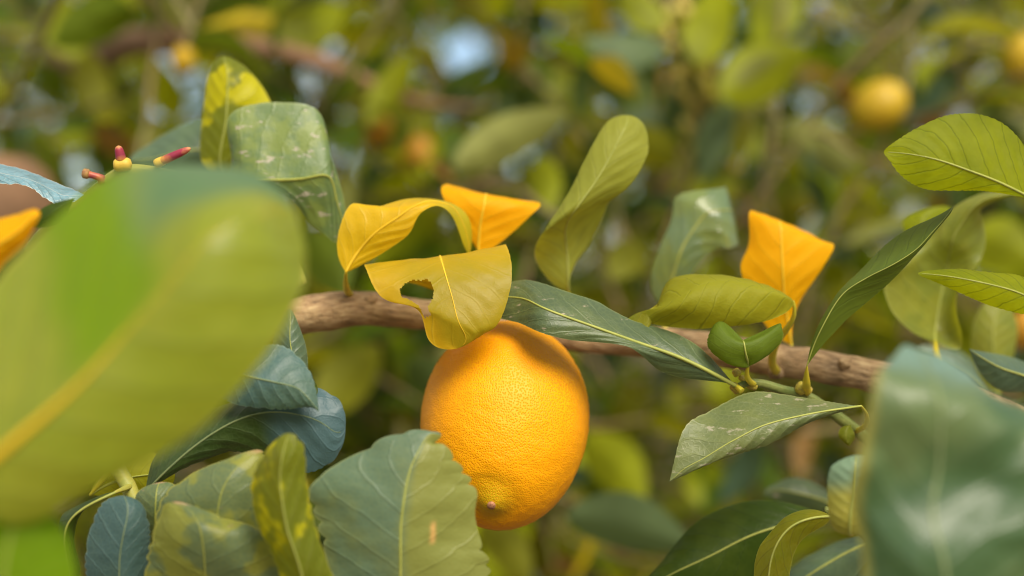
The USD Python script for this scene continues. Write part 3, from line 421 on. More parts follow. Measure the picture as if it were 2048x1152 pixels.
# ------------------------------------------------------------------ big leaves close to the lens
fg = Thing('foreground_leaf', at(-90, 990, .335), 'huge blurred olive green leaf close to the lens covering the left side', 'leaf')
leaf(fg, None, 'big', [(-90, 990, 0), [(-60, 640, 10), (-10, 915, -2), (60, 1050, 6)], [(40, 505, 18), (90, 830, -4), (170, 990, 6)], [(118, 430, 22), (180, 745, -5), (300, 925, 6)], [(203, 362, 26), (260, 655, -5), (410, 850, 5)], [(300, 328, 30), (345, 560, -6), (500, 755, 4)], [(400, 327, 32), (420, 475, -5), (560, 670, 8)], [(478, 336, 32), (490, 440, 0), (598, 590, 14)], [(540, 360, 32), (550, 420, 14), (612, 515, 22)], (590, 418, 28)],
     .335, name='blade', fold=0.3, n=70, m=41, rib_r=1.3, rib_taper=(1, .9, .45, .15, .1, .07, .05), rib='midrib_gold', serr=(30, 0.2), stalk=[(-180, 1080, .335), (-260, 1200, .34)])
fg2 = Thing('foreground_leaf', at(1880, 1420, .365), 'huge blurred teal leaf close to the lens covering the lower right corner', 'leaf')
leaf(fg2, None, 'front_teal', [(1880, 1420, 10), [(1745, 1250, 5), (1890, 1260, 0), (2060, 1250, 5)], [(1712, 1080, 4), (1880, 1090, -4), (2130, 1100, 4)], [(1703, 1000, 4), (1865, 1030, -1), (2140, 1080, 0)], [(1712, 930, 1), (1875, 955, 1), (2138, 990, 3)], [(1728, 860, 0), (1880, 880, -1), (2130, 910, 3)], [(1746, 785, 0), (1880, 805, -2), (2100, 850, 10)], [(1766, 730, 6), (1860, 742, 10), (2010, 795, 20)], [(1793, 704, 18), (1845, 712, 22), (1930, 750, 28)], (1832, 697, 28)],
     .365, name='blade', n=70, m=41, wav=2.6, rib='midrib_teal', rib_r=0.7, serr=(30, 0.2), stalk=[(1870, 1520, .375), (1860, 1640, .38)])
fg3 = Thing('foreground_leaf', at(-40, 1300, .34), 'blurred vivid green leaf close to the lens in the lower left corner', 'leaf')
leaf(fg3, None, 'bright', [(-40, 1330, 0), [(-150, 1180, 4), (0, 1200, -3), (146, 1210, 4)], [(-140, 1100, 4), (10, 1120, -3), (150, 1130, 4)], [(-100, 1040, 4), (25, 1060, -2), (132, 1065, 4)], [(-30, 1010, 4), (40, 1020, 0), (95, 1020, 4)], (45, 1000, 4)], .345, name='blade', face='under', stalk=[(-60, 1400, .345)])
fg4 = Thing('yellow_leaf', at(-100, 560, .42), 'blurred orange yellow leaf cut off by the left edge of the picture', 'leaf')
leaf(fg4, None, 'orange', [(-130, 600, 0), [(-70, 470, 4), (-50, 530, -3), (-30, 590, 4)], [(-10, 440, 4), (-5, 490, -3), (0, 540, 4)], [(45, 425, 4), (40, 460, -2), (45, 495, 3)], [(70, 418, 3), (66, 435, 0), (68, 455, 2)], (80, 428, 2)], .425, name='blade', rib='midrib_gold', stalk=[(-180, 660, .425)])

# ------------------------------------------------------------------ twig with buds, upper left
ft = Thing('budding_twig', at(240, 345, .520), 'yellow green twig with pink flower buds above the huge blurred leaf', 'twig')
ft.part('twig', tube([at(*q) for q in ((60, 500, .540), (150, 415, .528), (205, 372, .523), (245, 346, .520), (310, 346, .521), (400, 372, .527), (500, 430, .540), (600, 570, .552))], [.0022, .0022, .0024, .0026, .0024, .0024, .0026, .003], n=60, sides=12, lump=0.2, freq=180)[:2], M['twig_yellow'])
k = ft.part('bud_stub', tube([at(206, 362, .521), at(196, 354, .5195), at(186, 351, .519), at(176, 348, .5185)], [.0020, .0014, .0012, .0013], n=14, sides=12)[:2], M['bud_pink'], label='brown stub of a fallen flower with a round knob')
ft.part('knob', pill(at(164, 346, .5185), at(180, 349, .5185), .0019, .0018), M['knob'], parent=k)
for (b0, b1, c0, c1, r, lab) in (((244, 326), (236, 291), (226, 331), (264, 328), 1.75, 'short upright pink bud'), ((316, 326), (382, 296), (308, 330), (332, 319), 1.5, 'long slanting pink bud')):
    k = ft.part('flower_bud', pill(at(*b0, .5165), at(*b1, .515), r * 1.2e-3, r * 0.8e-3, n=20), M['bud'], uv=pill_uv(20, 14), label=lab)
    ft.part('bud_base', pill(at(*c0, .517), at(*c1, .517), .0026, .0026) if b0[0] < 300 else pill(at(*c0, .517), at(*c1, .5165), .0019, .0017), M['bud_base'], parent=k)
leaf(ft, 'blue leaf seen edge on with a ragged white margin, at the left edge', 'ragged', [(-90, 322, 8), [(0, 328, 16), (0, 346, 4), (0, 369, 0)], [(55, 343, 16), (55, 358, 4), (48, 371, 0)], [(100, 361, 15), (98, 376, 4), (82, 390, 0)], [(142, 377, 11), (132, 391, 3), (112, 408, 0)], (168, 390, 5)], .505, serr=(34, 0.2), ragged=1.6, tip='sharp', rib=None, stalk=[(-160, 360, .52)])
leaf(ft, 'dark green leaf end between the ragged blue leaf and the blurred yellow leaf', 'dark', [(150, 395, 0), [(110, 405, 0), (118, 415, -1), (130, 430, 0)], [(75, 425, 0), (88, 435, -1), (105, 450, 0)], (62, 452, 0)], .47, serr=(5, 0), rib=None)
leaf(ft, 'upright yellow green leaf with bright yellow streaks, behind the scarred green leaf', 'lemonlime', [(455, 370, 0), [(402, 320, 2), (440, 315, -2), (480, 330, 2)], [(400, 262, 2), (450, 255, -4), (535, 265, 2)], [(408, 195, 2), (455, 190, -4), (545, 215, 2)], [(418, 142, 3), (455, 145, -3), (508, 152, 3)], [(430, 120, 4), (450, 122, 0), (472, 121, 4)], (448, 112, 4)], .578, n=70, m=41, serr=(16, 0.1), stalk=[(470, 400, .56)])
leaf(ft, 'scarred grey green leaf folded at its midrib, above the tip of the huge blurred leaf', 'green_scar', [(440, 380, 5), [(458, 290, 3), (480, 368, -4), (480, 390, 2)], [(459, 232, 0), (520, 363, -7), (560, 385, 0)], [(515, 208, 1), (570, 360, -7), (600, 420, 0)], [(590, 206, 1), (620, 355, -7), (625, 450, 2)], [(640, 226, 2), (655, 352, -6), (645, 465, 2)], [(660, 300, 3), (672, 395, -3), (660, 478, 2)], [(682, 375, 4), (685, 440, -1), (670, 485, 2)], (690, 470, 2)],
     .556, n=80, m=45, fold=0.7, serr=(20, 0.15), stalk=[(425, 395, .54)], rib_r=0.8)
leaf(ft, 'pale teal leaf lying behind the pink buds', 'teal', [(450, 360, 0), [(400, 350, 0), (400, 300, -4), (408, 236, 6)], [(330, 348, 0), (330, 312, -4), (330, 270, 6)], [(282, 338, 0), (288, 320, -2), (288, 296, 4)], (260, 318, 0)], .605, serr=(10, 0.1), stalk=[(470, 385, .56)])

# ------------------------------------------------------------------ leafy twig, lower left
lt = Thing('leafy_twig', at(420, 1340, .50), 'twig of overlapping blue, olive and dark leaves below the huge olive leaf', 'twig')
lt.part('twig', tube([at(*q) for q in ((430, 1420, .50), (360, 1240, .502), (300, 1080, .505), (250, 960, .508), (200, 860, .512), (240, 760, .52), (300, 700, .54))], [.0034, .0032, .0030, .0028, .0026, .0024, .0022], n=40, sides=12, lump=0.15, freq=180)[:2], M['twig_yellow'])
leaf(lt, 'dark leaf with a blue rounded end, stretching right toward the lemon', 'blue_dark', [(290, 985, 6), [(330, 890, 8), (345, 930, 0), (400, 922, 4)], [(420, 820, 8), (440, 858, -2), (480, 907, 4)], [(520, 790, 8), (530, 825, -3), (560, 922, 3)], [(600, 776, 6), (600, 830, -3), (610, 945, 2)], [(652, 784, 4), (650, 850, -2), (650, 932, 2)], [(682, 806, 2), (675, 865, 0), (678, 905, 2)], (691, 855, 2)], .492, n=110, m=45, serr=(15, 0.8), wav=1.4, rib_r=0.4, rib='midrib_teal', stalk=[(268, 1010, .506)])
leaf(lt, 'teal leaf with a toothed edge and drooping tip, above the dark blue leaf', 'blue', [(400, 735, 4), [(490, 706, 5), (490, 752, -1), (460, 804, 3)], [(555, 690, 5), (552, 765, -3), (525, 815, 1)], [(598, 718, 4), (594, 776, -3), (578, 816, 0)], [(622, 752, 2), (616, 796, -3), (610, 812, -1)], (638, 824, -2)], .482, n=80, m=41, tip='sharp', fold=0.5, serr=(20, 0.9), wav=0.9, rib_r=0.35, rib='midrib_teal', stalk=[(330, 720, .50), (260, 750, .518)])
leaf(lt, 'small green leaf with a teal top between the toothed teal leaf and the branch', 'teal', [(600, 790, 0), [(560, 740, 2), (590, 730, -2), (615, 745, 2)], [(545, 680, 2), (580, 680, -2), (612, 692, 2)], [(560, 640, 2), (580, 640, 0), (598, 650, 2)], (578, 618, 2)], .522, serr=(12, 0.2), rib_r=0.3, stalk=[(560, 850, .525)])
leaf(lt, 'tiny curled dark green leaf beside the drooping teal tip', 'green', [(622, 800, 0), [(614, 780, 0), (625, 782, -2), (634, 788, 0)], [(612, 765, 2), (624, 762, -2), (634, 772, 2)], (620, 756, 2)], .492, serr=(5, 0.2), rib=None)
leaf(lt, 'narrow upright leaf with bright yellow patches, in front of the mottled leaves', 'lemonlime', [(640, 1300, 4), [(575, 1200, 5), (612, 1190, 0), (672, 1190, 5)], [(545, 1110, 4), (592, 1110, -5), (652, 1112, 4)], [(519, 1055, 3), (575, 1060, -6), (631, 1058, 4)], [(504, 1000, 3), (565, 1005, -6), (618, 1000, 4)], [(507, 948, 3), (560, 955, -5), (614, 945, 4)], [(528, 906, 2), (565, 910, -4), (611, 903, 3)], [(552, 878, 2), (572, 882, 0), (596, 877, 2)], (578, 866, 2)], .452, n=90, m=45, fold=0.8, serr=(11, 1.4), rib_r=0.5, stalk=[(560, 1400, .49)])
leaf(lt, 'mottled grey olive leaf with a pink brown tip, behind the narrow yellow patched leaf', 'mottle', [(460, 1320, 4), [(300, 1180, 4), (430, 1170, 0), (570, 1180, 4)], [(305, 1080, 3), (430, 1085, -4), (570, 1090, 3)], [(320, 1020, 3), (435, 1025, -5), (560, 1020, 3)], [(348, 978, 3), (445, 980, -5), (550, 980, 4)], [(395, 943, 3), (465, 945, -3), (538, 940, 4)], [(450, 917, 2), (490, 920, 0), (528, 912, 3)], (520, 900, 2)], .474, n=80, m=41, serr=(8, 1.8), quilt=0.05, wav=1.6, rib_r=0.4, stalk=[(450, 1400, .495)])
leaf(lt, 'mottled olive leaf with yellow margins in front of the grey olive leaf at the bottom edge', 'mottle', [(430, 1330, 4), [(290, 1160, 4), (410, 1150, 0), (560, 1160, 6)], [(303, 1085, 3), (405, 1085, -4), (548, 1090, 6)], [(312, 1045, 3), (400, 1058, -4), (520, 1065, 5)], [(328, 1016, 3), (390, 1034, -2), (455, 1042, 4)], (352, 1003, 2)], .463, n=80, m=41, serr=(8, 2.0), quilt=0.05, wav=2.2, rib_r=0.4, stalk=[(440, 1400, .495)])
leaf(lt, 'blue teal leaf standing upright at the bottom edge, left of the mottled leaves', 'blue', [(240, 1300, 4), [(182, 1190, 3), (240, 1180, -3), (300, 1170, 3)], [(172, 1110, 3), (240, 1110, -4), (298, 1100, 3)], [(182, 1052, 3), (250, 1055, -4), (300, 1058, 3)], [(202, 1008, 3), (255, 1012, -2), (290, 1018, 3)], [(222, 995, 3), (250, 996, 0), (272, 998, 3)], (246, 991, 3)], .478, n=90, m=41, quilt=0.05, serr=(15, 1.0), rib_r=0.3, rib='midrib_teal', stalk=[(300, 1380, .50)])
leaf(lt, 'brownish olive leaf wedged between the blue teal leaf and the mottled leaves', 'mottle', [(310, 1120, 2), [(282, 1040, 2), (310, 1040, -2), (338, 1020, 2)], [(270, 995, 2), (312, 995, -3), (352, 975, 2)], [(285, 975, 2), (315, 974, -1), (345, 966, 2)], (322, 964, 2)], .488, serr=(10, 0.3), rib='midrib_pale', stalk=[(320, 1180, .503)])
leaf(lt, 'dark drooping leaf between the vivid green leaf and the blue teal leaf', 'dark', [(230, 985, 0), [(190, 995, 4), (175, 1012, -3), (160, 1030, 3)], [(140, 1020, 4), (135, 1050, -3), (150, 1090, 3)], [(118, 1050, 4), (130, 1090, -2), (160, 1140, 3)], (140, 1180, 2)], .495, serr=(10, 0.3), stalk_mat='twig_yellow', stalk=[(262, 972, .507)])
leaf(lt, 'dull olive leaf seen from below, half hidden under the huge blurred leaf', 'olive', [(180, 990, 0), [(215, 930, 2), (240, 960, -2), (235, 1000, 2)], [(290, 900, 2), (295, 950, -2), (300, 1000, 2)], (350, 950, 0)], .515, face='under', serr=(10, 0.2), stalk=[(230, 930, .51)])
lt2 = Thing('leafy_twig', at(800, 1420, .48), 'grey green scalloped leaf in front of the lower left of the lemon', 'leaf')
leaf(lt2, None, 'greygreen', [(800, 1300, 10), [(668, 1200, 6), (800, 1200, 0), (968, 1210, 6)], [(654, 1110, 4), (801, 1110, -4), (973, 1115, 5)], [(634, 1040, 3), (802, 1050, -5), (950, 1050, 5)], [(621, 975, 3), (808, 1000, -5), (950, 990, 5)], [(650, 943, 3), (815, 960, -4), (936, 955, 5)], [(714, 906, 3), (828, 920, -3), (905, 916, 3)], [(768, 877, 2), (842, 893, -1), (880, 892, 2)], [(818, 863, 2), (850, 878, 0), (864, 887, 2)], (882, 870, 2)], .468, name='blade', n=160, m=49, fold=0.45, quilt=0.05, serr=(9, 2.4), wav=1.2, rib_r=0.6, stalk=[(798, 1380, .48), (790, 1480, .49)])

# ------------------------------------------------------------------ twigs at the right edge
rt = Thing('leafy_twig', at(2100, 420, .50), 'twig beyond the right edge with two sharp backlit serrated leaves', 'twig')
rt.part('twig', tube([at(*q) for q in ((2090, 300, .498), (2092, 420, .500), (2110, 560, .502), (2130, 700, .506), (2160, 900, .52))], [.0014, .0017, .0019, .0021, .0023], n=30, sides=10, lump=0.15, freq=200)[:2], M['twig_green'])
leaf(rt, 'glowing yellow green leaf with clear veins, upper right', 'lime', [(2078, 402, 2), [(2040, 392, 1), (2045, 387, 0), (2062, 318, 3)], [(1985, 386, 2), (1995, 363, -2), (2012, 250, 3)], [(1920, 384, 2), (1935, 340, -3), (1945, 228, 2)], [(1850, 377, 2), (1880, 321, -3), (1878, 236, 2)], [(1798, 346, 1), (1825, 309, -2), (1815, 267, 1)], [(1778, 320, 0), (1790, 305, 0), (1782, 289, 0)], (1768, 304, 0)], .497, n=110, m=49, face='under', fold=0.4, serr=(34, 0.42), wav=0.7, rib_r=0.55, stalk=[(2092, 412, .500)])
leaf(rt, 'pointed green leaf with dark veins at the right edge, below the glowing leaf', 'lime', [(2100, 648, 2), [(2050, 630, 0), (2048, 590, -3), (2050, 556, 5)], [(1985, 612, 0), (1985, 570, -4), (1985, 544, 5)], [(1920, 586, 0), (1918, 556, -3), (1925, 537, 4)], [(1868, 563, 0), (1868, 549, -1), (1876, 539, 2)], (1836, 547, 0)], .499, n=110, m=41, face='under', fold=0.4, serr=(30, 0.4), wav=0.5, rib_r=0.4, stalk=[(2122, 665, .504)])
rt2 = Thing('leafy_twig', at(2120, 790, .60), 'twig with soft teal and olive leaves behind the two sharp serrated leaves', 'twig')
rt2.part('twig', tube([at(*q) for q in ((1990, 830, .62), (2060, 800, .60), (2120, 790, .585), (2220, 800, .575))], [.0014, .0017, .0019, .0021], n=24, sides=10, lump=0.15, freq=200)[:2], M['twig_green'])
leaf(rt2, 'teal topped leaf with a dark underside pointing left', 'teal', [(2100, 775, 0), [(2045, 785, 0), (2050, 752, -4), (2058, 726, 12)], [(1995, 778, 0), (2000, 735, -4), (2006, 711, 12)], [(1958, 742, 0), (1962, 714, -2), (1968, 704, 7)], (1938, 698, 0)], .552, tip='sharp', fold=0.8, serr=(14, 0.15), stalk=[(2110, 785, .585)])
leaf(rt2, 'pale olive leaf out of focus behind the teal topped leaf', 'pale', [(1995, 800, 0), [(1945, 715, 2), (1988, 720, -3), (2025, 720, 2)], [(1945, 655, 2), (1988, 650, -3), (2035, 660, 2)], [(1965, 610, 2), (1995, 610, 0), (2025, 620, 2)], (2000, 590, 2)], .63, serr=(10, 0.1), stalk=[(1995, 828, .62)])
leaf(rt2, 'dim blue green leaf farthest behind, above the huge teal leaf', 'teal', [(1985, 830, 0), [(1930, 770, 2), (1920, 745, -3), (1935, 715, 2)], [(1880, 760, 2), (1880, 725, -3), (1890, 695, 2)], (1835, 700, 0)], .68, serr=(10, 0.1), stalk=[(2000, 830, .62)])

rb = Thing('leafy_twig', at(1740, 1080, .52), 'twig with broad dark green and curved olive leaves behind the huge teal leaf', 'twig')
rb.part('twig', tube([at(*q) for q in ((1650, 1020, .512), (1690, 1040, .515), (1750, 1090, .52), (1830, 1200, .53), (1900, 1400, .54))], [.0015, .0018, .0021, .0023, .0025], n=30, sides=10, lump=0.15, freq=200)[:2], M['twig_green'])
leaf(rb, 'broad dark green leaf at the bottom edge, its tip to the lower left', 'dark', [(1650, 1032, 5), [(1600, 1085, 0), (1590, 1045, -3), (1570, 1006, 5)], [(1545, 1140, 0), (1500, 1072, -4), (1470, 1009, 7)], [(1450, 1200, 0), (1420, 1112, -4), (1390, 1047, 7)], [(1370, 1230, 0), (1340, 1150, -3), (1325, 1118, 5)], (1270, 1210, 0)], .545, n=70, m=41, serr=(14, 0.1), stalk=[(1668, 1030, .514)])
leaf(rb, 'curved olive leaf arching down in front of the dark green leaf', 'olive', [(1664, 1034, 4), [(1640, 1056, 0), (1632, 1035, -4), (1622, 1019, 8)], [(1608, 1078, 0), (1585, 1052, -5), (1572, 1032, 8)], [(1588, 1112, 0), (1552, 1092, -5), (1536, 1070, 8)], [(1576, 1170, 0), (1538, 1145, -4), (1510, 1122, 7)], (1528, 1270, 0)], .503, n=70, m=41, fold=0.6, serr=(14, 0.1), stalk=[(1676, 1036, .513)])
leaf(rb, 'small pale leaf edge, teal above and yellow below, left of the huge teal leaf', 'peep', [(1700, 1070, 2), [(1661, 1042, 2), (1700, 1035, -2), (1770, 1040, 4)], [(1656, 980, 2), (1705, 980, -2), (1780, 980, 4)], [(1663, 936, 2), (1710, 930, -2), (1770, 930, 4)], (1712, 910, 2)], .462, serr=(12, 0.4), stalk=[(1706, 1064, .49)])
leaf(rb, 'dark blotched leaf out of focus above the broad dark green leaf', 'teal_scar', [(1700, 1030, 0), [(1650, 1032, 0), (1645, 1000, -3), (1640, 972, 3)], [(1590, 1015, 0), (1590, 985, -3), (1590, 955, 3)], [(1550, 1000, 0), (1552, 980, -1), (1556, 964, 2)], (1528, 985, 0)], .61, serr=(8, 0.1), stalk=[(1725, 1060, .54)])
leaf(rb, 'pale teal leaf lying low at the bottom edge beside the huge teal leaf', 'teal', [(1790, 1080, 0), [(1740, 1120, 0), (1715, 1095, -3), (1700, 1075, 5)], [(1690, 1170, 0), (1650, 1130, -4), (1630, 1105, 6)], [(1620, 1210, 0), (1590, 1170, -3), (1570, 1150, 5)], (1540, 1220, 0)], .56, serr=(10, 0.1), stalk=[(1775, 1100, .524)])

# ------------------------------------------------------------------ the lemon trees behind
TONES = {'far_green': ((0.06, 0.11, 0.008), (0.11, 0.155, 0.015), (0.28, 0.38, 0.006)), 'far_olive': ((0.15, 0.155, 0.010), (0.19, 0.20, 0.015), (0.46, 0.43, 0.008)), 'far_lime': ((0.24, 0.28, 0.006), (0.27, 0.31, 0.010), (0.56, 0.56, 0.006)),
         'far_dark': ((0.022, 0.045, 0.008), (0.06, 0.09, 0.02), (0.12, 0.18, 0.01)), 'far_teal': ((0.06, 0.11, 0.07), (0.11, 0.16, 0.07), (0.16, 0.24, 0.04)), 'far_yellow': ((0.50, 0.38, 0.012), (0.45, 0.36, 0.02), (0.7, 0.5, 0.01)),
         'far_pale': ((0.26, 0.28, 0.08), (0.27, 0.29, 0.08), (0.42, 0.42, 0.05)), 'far_brown': ((0.28, 0.15, 0.04), (0.30, 0.18, 0.06), (0.4, 0.2, 0.03))}
for k_, (a_, b_, c_) in TONES.items(): M[k_] = plain_leaf(k_, a_, b_, c_)
WEIGHTS = (('far_green', .30), ('far_olive', .20), ('far_lime', .21), ('far_dark', .15), ('far_teal', .08), ('far_yellow', .03), ('far_pale', .05), ('far_brown', .02))

def far_blade(base, tip, width, side, bend=0.2, foldup=0.25, n=9, m=5):
    """A simple bent blade from base to tip; side is a direction across it."""
    base, tip = np.asarray(base, float), np.asarray(tip, float); ax = tip - base; ln = np.linalg.norm(ax); ax /= ln
    side = side - ax * (side @ ax); side /= np.linalg.norm(side) + 1e-9; up = np.cross(side, ax)
    s = np.linspace(0, 1, n); wd = width / 2 * np.sin(np.pi * s ** 0.85) ** 0.75 + 1e-4
    w = np.linspace(-1, 1, m)
    c = base + ax * (ln * s)[:, None] + up * (bend * ln * (np.sin(np.pi * s)))[:, None]
    v = c[:, None] + side * (wd[:, None] * w[None])[..., None] + up * (foldup * wd[:, None] * (np.abs(w) - 0.3)[None])[..., None]
    i, j = np.meshgrid(np.arange(n - 1), np.arange(m - 1), indexing='ij')
    f = np.stack([i * m + j, i * m + j + 1, (i + 1) * m + j + 1, (i + 1) * m + j], -1).reshape(-1, 4)
    return v.reshape(-1, 3), np.vstack([f[:, [0, 1, 2]], f[:, [0, 2, 3]]])

GAPS = [(925, 112, 20), (375, 186, 14)]
def in_gap(p):
    x, y = p[0] / (K * p[1]) + 1024, 576 - (p[2] - CAM_Z) / (K * p[1])
    return any((x - gx) ** 2 + (y - gy) ** 2 < (r + 8 + 30 / p[1]) ** 2 for gx, gy, r in GAPS)

def grow(r, start, d, length, nleaf):
    """A twig and its leaves: (points, [(blade, tone)])."""
    p, pts, out = np.array(start, float), [np.array(start, float)], []
    names, wts = zip(*WEIGHTS)
    tone_bias = r.choice(len(names), p=np.array(wts) / sum(wts))
    for k in range(nleaf):
        d = d + r.normal(0, 0.22, 3) + np.array([0, 0, -0.05]); d /= np.linalg.norm(d); p = p + d * length / nleaf; pts.append(p.copy())
        out_d = np.cross(d, r.normal(0, 1, 3)); out_d /= np.linalg.norm(out_d)
        ld = 0.55 * d + 0.8 * out_d + np.array([0, 0, r.uniform(-0.7, 0.35)]); ld /= np.linalg.norm(ld)
        ln = r.uniform(0.042, 0.08)
        b = p + ld * 0.012
        tone = names[tone_bias] if r.random() < 0.35 else names[r.choice(len(names), p=np.array(wts) / sum(wts))]
        side = np.cross(ld, [0, 0, 1.0]) + r.normal(0, 0.45, 3)
        if in_gap(b + ld * ln / 2) or in_gap(b + ld * ln) or in_gap(b): continue
        if b[1] < 1.0 or (b + ld * ln)[1] < 1.0: continue
        out.append((far_blade(b, b + ld * ln, ln * r.uniform(0.42, 0.58), side, r.uniform(-0.15, 0.25), r.uniform(0.1, 0.6)), tone, b))
    return np.array(pts), out

def tree(name, label, trunk, limbs, xr, yr, zr, ntwig, seed, keep=300, extra_tw=9):
    r = np.random.default_rng(seed)
    T = Thing(name, trunk[0][:3], label, 'tree')
    T.part('trunk', tube([np.array(q[:3]) for q in trunk], [q[3] for q in trunk], n=40, sides=14, lump=0.15, freq=14, seed=seed)[:2], M['bark_far'])
    for lb in limbs:
        T.part('limb', tube([np.array(q[:3]) for q in lb], [q[3] for q in lb], n=40, sides=12, lump=0.15, freq=25, seed=seed)[:2], M['bark_far'])
    leaves = []
    for k in range(ntwig):
        y = r.uniform(*yr); s = np.array([r.uniform(*xr) * y, y, CAM_Z + r.uniform(*zr) * y])
        d = np.array([r.normal(0, 0.8), r.normal(-0.2, 0.5), r.normal(0.3, 0.7)]); d /= np.linalg.norm(d)
        pts, ls = grow(r, s - d * 0.12, d, r.uniform(0.2, 0.34), extra_tw)
        leaves += ls
        if not any(in_gap(q) for q in pts): T.part('twig', tube(pts, [.0028, .0020, .0012], n=10, sides=5)[:2], M['twig_far'])
    def big(l):
        c = l[0][0].mean(0); return abs(c[0] / c[1]) < 0.40 and abs((c[2] - CAM_Z) / c[1]) < 0.24
    leaves.sort(key=lambda l: (not big(l), l[2][1]))
    for (bl, tone, b) in leaves[:keep]: T.part('leaf', bl, M[tone])
    return T, leaves[keep:]

def W(x, y, d, r=None):
    p = at(x, y, d); return (*p, r) if r is not None else p

rest_all = []
def rest_parts(T, rest):
    """Leaves past the first three hundred, joined by tone."""
    if not rest: return
    tones = {}
    for bl, tone, b in rest: tones.setdefault(tone, []).append(bl)
    for tone, bls in tones.items():
        o = np.cumsum([0] + [len(b[0]) for b in bls])
        T.part('leaf_mass', (np.vstack([b[0] for b in bls]), np.vstack([b[1] + q for b, q in zip(bls, o)])), M[tone], kind='stuff')

T1, rest = tree('lemon_tree', 'blurred lemon tree behind, with a bare brown limb arching above the scarred leaf',
     [(-0.75, 1.75, -0.02, .06), (-0.72, 1.70, 0.6, .055), (-0.66, 1.6, 1.2, .045), (-0.52, 1.45, 1.55, .035)],
     [[W(120, 130, 1.5, .020), W(350, 82, 1.10, .0145), W(480, 92, 1.06, .0145), W(620, 118, 1.05, .0135), W(720, 158, 1.06, .0115), W(800, 192, 1.07, .009), W(900, 212, 1.10, .005), W(960, 214, 1.13, .002)],
      [W(20, 400, 1.0, .034), W(-60, 380, 1.08, .034), W(-200, 250, 1.3, .036), W(-200, 100, 1.5, .036)]],
     (-0.46, 0.04), (0.98, 1.8), (-0.27, 0.30), 175, 11)
rest_parts(T1, rest)
T2, rest = tree('lemon_tree', 'blurred lemon tree behind at upper right, with a pale blossom shoot rising in it',
     [(0.85, 1.9, -0.02, .06), (0.80, 1.85, 0.7, .05), (0.70, 1.75, 1.3, .04), (0.62, 1.7, 1.8, .03)],
     [[(0.70, 1.75, 1.3, .02), W(1700, 600, 1.6, .014), W(1480, 420, 1.45, .010), W(1400, 250, 1.3, .006)]],
     (-0.06, 0.46), (0.98, 1.85), (-0.27, 0.30), 175, 12)
rest_parts(T2, rest)
# the blossom shoot
stem = [W(1440, 330, 1.12), W(1405, 240, 1.06), W(1385, 150, 1.03), W(1345, 60, 1.02), W(1330, -40, 1.02)]
sh = T2.part('blossom_shoot', tube(stem, [.004, .003, .002], n=20, sides=7)[:2], M['twig_far'], label='upright shoot with pale orange flower buds')
rr = np.random.default_rng(5); sp = spline(stem, 40)
for k in range(34):
    c = sp[rr.integers(4, 38)] + rr.normal(0, 0.010, 3); T2.part('flower_bud', pill(c, c + np.array([rr.normal(0, .004), rr.normal(0, .004), .011]), .0045, .004, n=6, sides=7), M['blossom'], parent=sh)
T3, rest = tree('lemon_tree', 'dim lemon tree farther back, filling the dark gaps behind the branch and the lemon',
     [(0.05, 3.2, -0.02, .07), (0.0, 3.1, 0.6, .06), (-0.05, 3.0, 1.2, .05), (0.05, 2.9, 1.6, .035)],
     [[(-0.05, 3.0, 1.2, .03), (-0.5, 2.9, 1.4, .022), (-0.9, 2.8, 1.7, .012)], [(0.0, 3.0, 1.1, .03), (0.5, 2.9, 1.3, .022), (0.95, 2.8, 1.5, .012)]],
     (-0.45, 0.45), (2.0, 2.9), (-0.30, 0.34), 420, 13)
rest_parts(T3, rest)

def hero(T, base, tip, wpx, d, tone, roll=0.0, bend=0.1, fold=0.3, dtip=0.0):
    b, t = W(*base, d), W(*tip, d + dtip); w = wpx * K * d
    ax = (t - b) / np.linalg.norm(t - b); view = np.array([0, 1.0, 0]); side = np.cross(ax, view); side /= np.linalg.norm(side); nrm = np.cross(ax, side)
    T.part('leaf', far_blade(b, t, w, side * math.cos(roll) + nrm * math.sin(roll), bend, fold, n=13, m=7), M[tone])
for a in ((T2, (905, 335), (1140, 222), 95, .90, 'far_pale', .3), (T2, (1440, 195), (1615, 95), 120, .98, 'far_lime', .2), (T2, (1470, 170), (1560, 110), 45, .95, 'far_pale', .5), (T2, (1335, 95), (1165, 80), 85, .98, 'far_teal', .4),
          (T2, (1300, 205), (1175, 110), 85, 1.0, 'far_green', .2), (T2, (1395, 130), (1455, -40), 100, 1.0, 'far_lime', .1), (T2, (1330, 60), (1250, -30), 80, 1.0, 'far_lime', .3), (T1, (735, 250), (835, 95), 62, 1.05, 'far_lime', .3),
          (T1, (690, 20), (540, 60), 100, 1.05, 'far_lime', .3), (T1, (150, 120), (120, -20), 90, 1.1, 'far_lime', .4), (T1, (200, 230), (170, 90), 80, 1.15, 'far_olive', .4), (T2, (1555, 255), (1715, 345), 100, 1.0, 'far_pale', .4),
          (T2, (1945, 460), (2075, 525), 110, .95, 'far_lime', .2), (T2, (1085, 310), (1097, 430), 62, 1.0, 'far_lime', .2), (T2, (1170, 870), (1290, 1010), 110, 1.0, 'far_lime', .3), (T2, (1130, 1030), (1390, 1100), 130, .80, 'far_teal', .4),
          (T1, (640, 830), (760, 690), 110, 1.0, 'far_olive', .3), (T1, (820, 720), (880, 790), 80, .85, 'far_dark', .3), (T1, (620, 470), (690, 590), 110, .75, 'far_green', .3), (T2, (1600, 950), (1630, 840), 50, 1.0, 'far_brown', .3),
          (T2, (960, 1040), (1060, 1170), 90, .9, 'far_olive', .3), (T2, (1270, 480), (1220, 560), 70, .95, 'far_olive', .2), (T1, (520, 330), (330, 240), 90, 1.1, 'far_olive', .2), (T2, (1180, 120), (1270, 190), 70, .95, 'far_yellow', .9)):
    hero(*a)

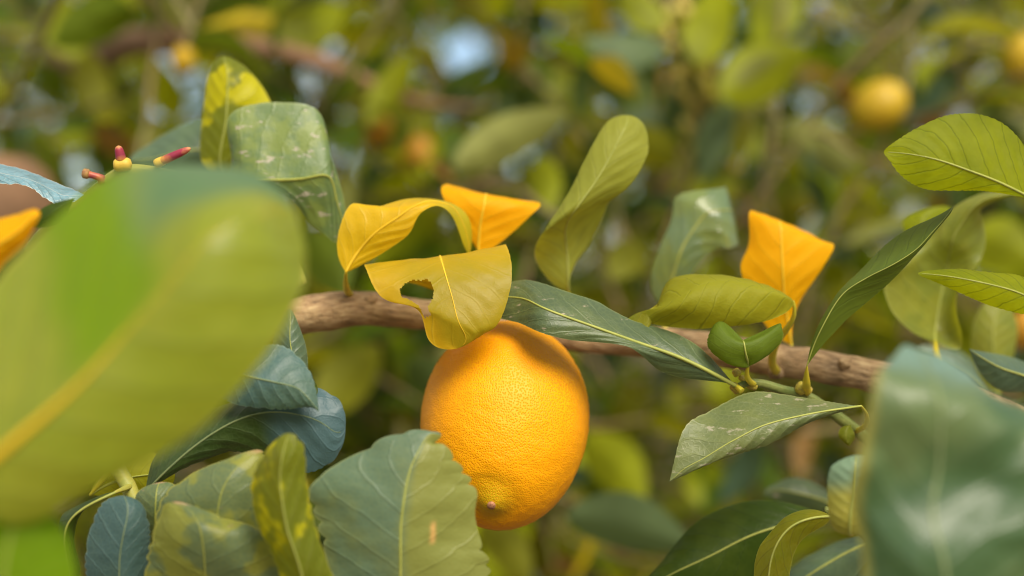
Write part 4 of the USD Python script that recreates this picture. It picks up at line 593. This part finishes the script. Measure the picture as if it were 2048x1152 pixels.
def far_lemon(x, y, d, rpx, mat, label, tilt=(0.3, 0.2), el=1.25):
    r = rpx * K * d; c = W(x, y, d)
    T = Thing('lemon', c, label, 'lemon', 'ripe lemons out of focus in the trees behind')
    v, f, uv, nip, nd = lemon_mesh(a=r * el, b=r, nu=28, nv=24, nip_h=r * 0.14, lump=r * 0.03, nip=(0.05, 0.02))
    Rm = trimesh.transformations.euler_matrix(tilt[0], tilt[1], 0)[:3, :3]
    T.part('rind', (v @ Rm.T + c, f), M[mat])
    top = Rm @ np.array([0, 0, r * el * 0.97]) + c
    T.part('stem', tube([top, top + np.array([0.004, 0.006, 0.02]), top + np.array([0.01, 0.02, 0.05])], [.002, .002, .0018], n=8, sides=7)[:2], M['twig_far'])
far_lemon(1758, 212, 1.02, 48, 'lemon_far', 'blurred bright yellow lemon above left of the glowing leaf', (0.2, 1.1))
far_lemon(1030, 102, 1.12, 30, 'lemon_far', 'small blurred yellow lemon at the top, right of the patch of blue sky')
far_lemon(842, 315, 1.12, 38, 'orange_far', 'blurred orange lemon above the arching yellow leaf')
far_lemon(756, 262, 1.1, 28, 'orange_far', 'blurred orange lemon just below the brown limb')
far_lemon(366, 122, 1.04, 24, 'lemon_far', 'small blurred orange yellow lemon above the white gap at upper left')
far_lemon(2052, 660, .80, 34, 'orange_far', 'blurred orange lemon cut by the right edge of the picture')
far_lemon(2050, 120, 1.1, 44, 'lemon_far', 'blurred dull yellow lemon in the upper right corner')

# a far hedge that closes the view
hr = np.random.default_rng(21); hv, hf, o = {}, {}, {}
for k in range(9000):
    y = hr.uniform(5.5, 7.0); x = hr.uniform(-3.6, 3.6); z = 3.5 * hr.random() ** 0.8
    if in_gap((x, y, z)): continue
    d = hr.normal(0, 1, 3); d /= np.linalg.norm(d); ln = hr.uniform(0.08, 0.16); tone = ('far_dark', 'far_green', 'far_olive')[hr.integers(3)]
    v, f = far_blade((x, y, z), np.array([x, y, z]) + d * ln, ln * 0.55, hr.normal(0, 1, 3), 0.1, 0.3, n=4, m=3)
    hf.setdefault(tone, []).append(f + o.get(tone, 0)); hv.setdefault(tone, []).append(v); o[tone] = o.get(tone, 0) + len(v)
H = Thing('hedge', (0, 6.5, 0), 'dark leafy hedge far behind the lemon trees', 'hedge')
for tone in hv: H.part('foliage', (np.vstack(hv[tone]), np.vstack(hf[tone])), M[tone], kind='stuff')
for k in range(7):
    x = -3 + k; H.part('stem', tube([(x, 6.5, -0.03), (x + .05, 6.5, 1.0), (x - .05, 6.4, 2.0)], [.04, .03, .01], n=12, sides=8)[:2], M['bark_far'])
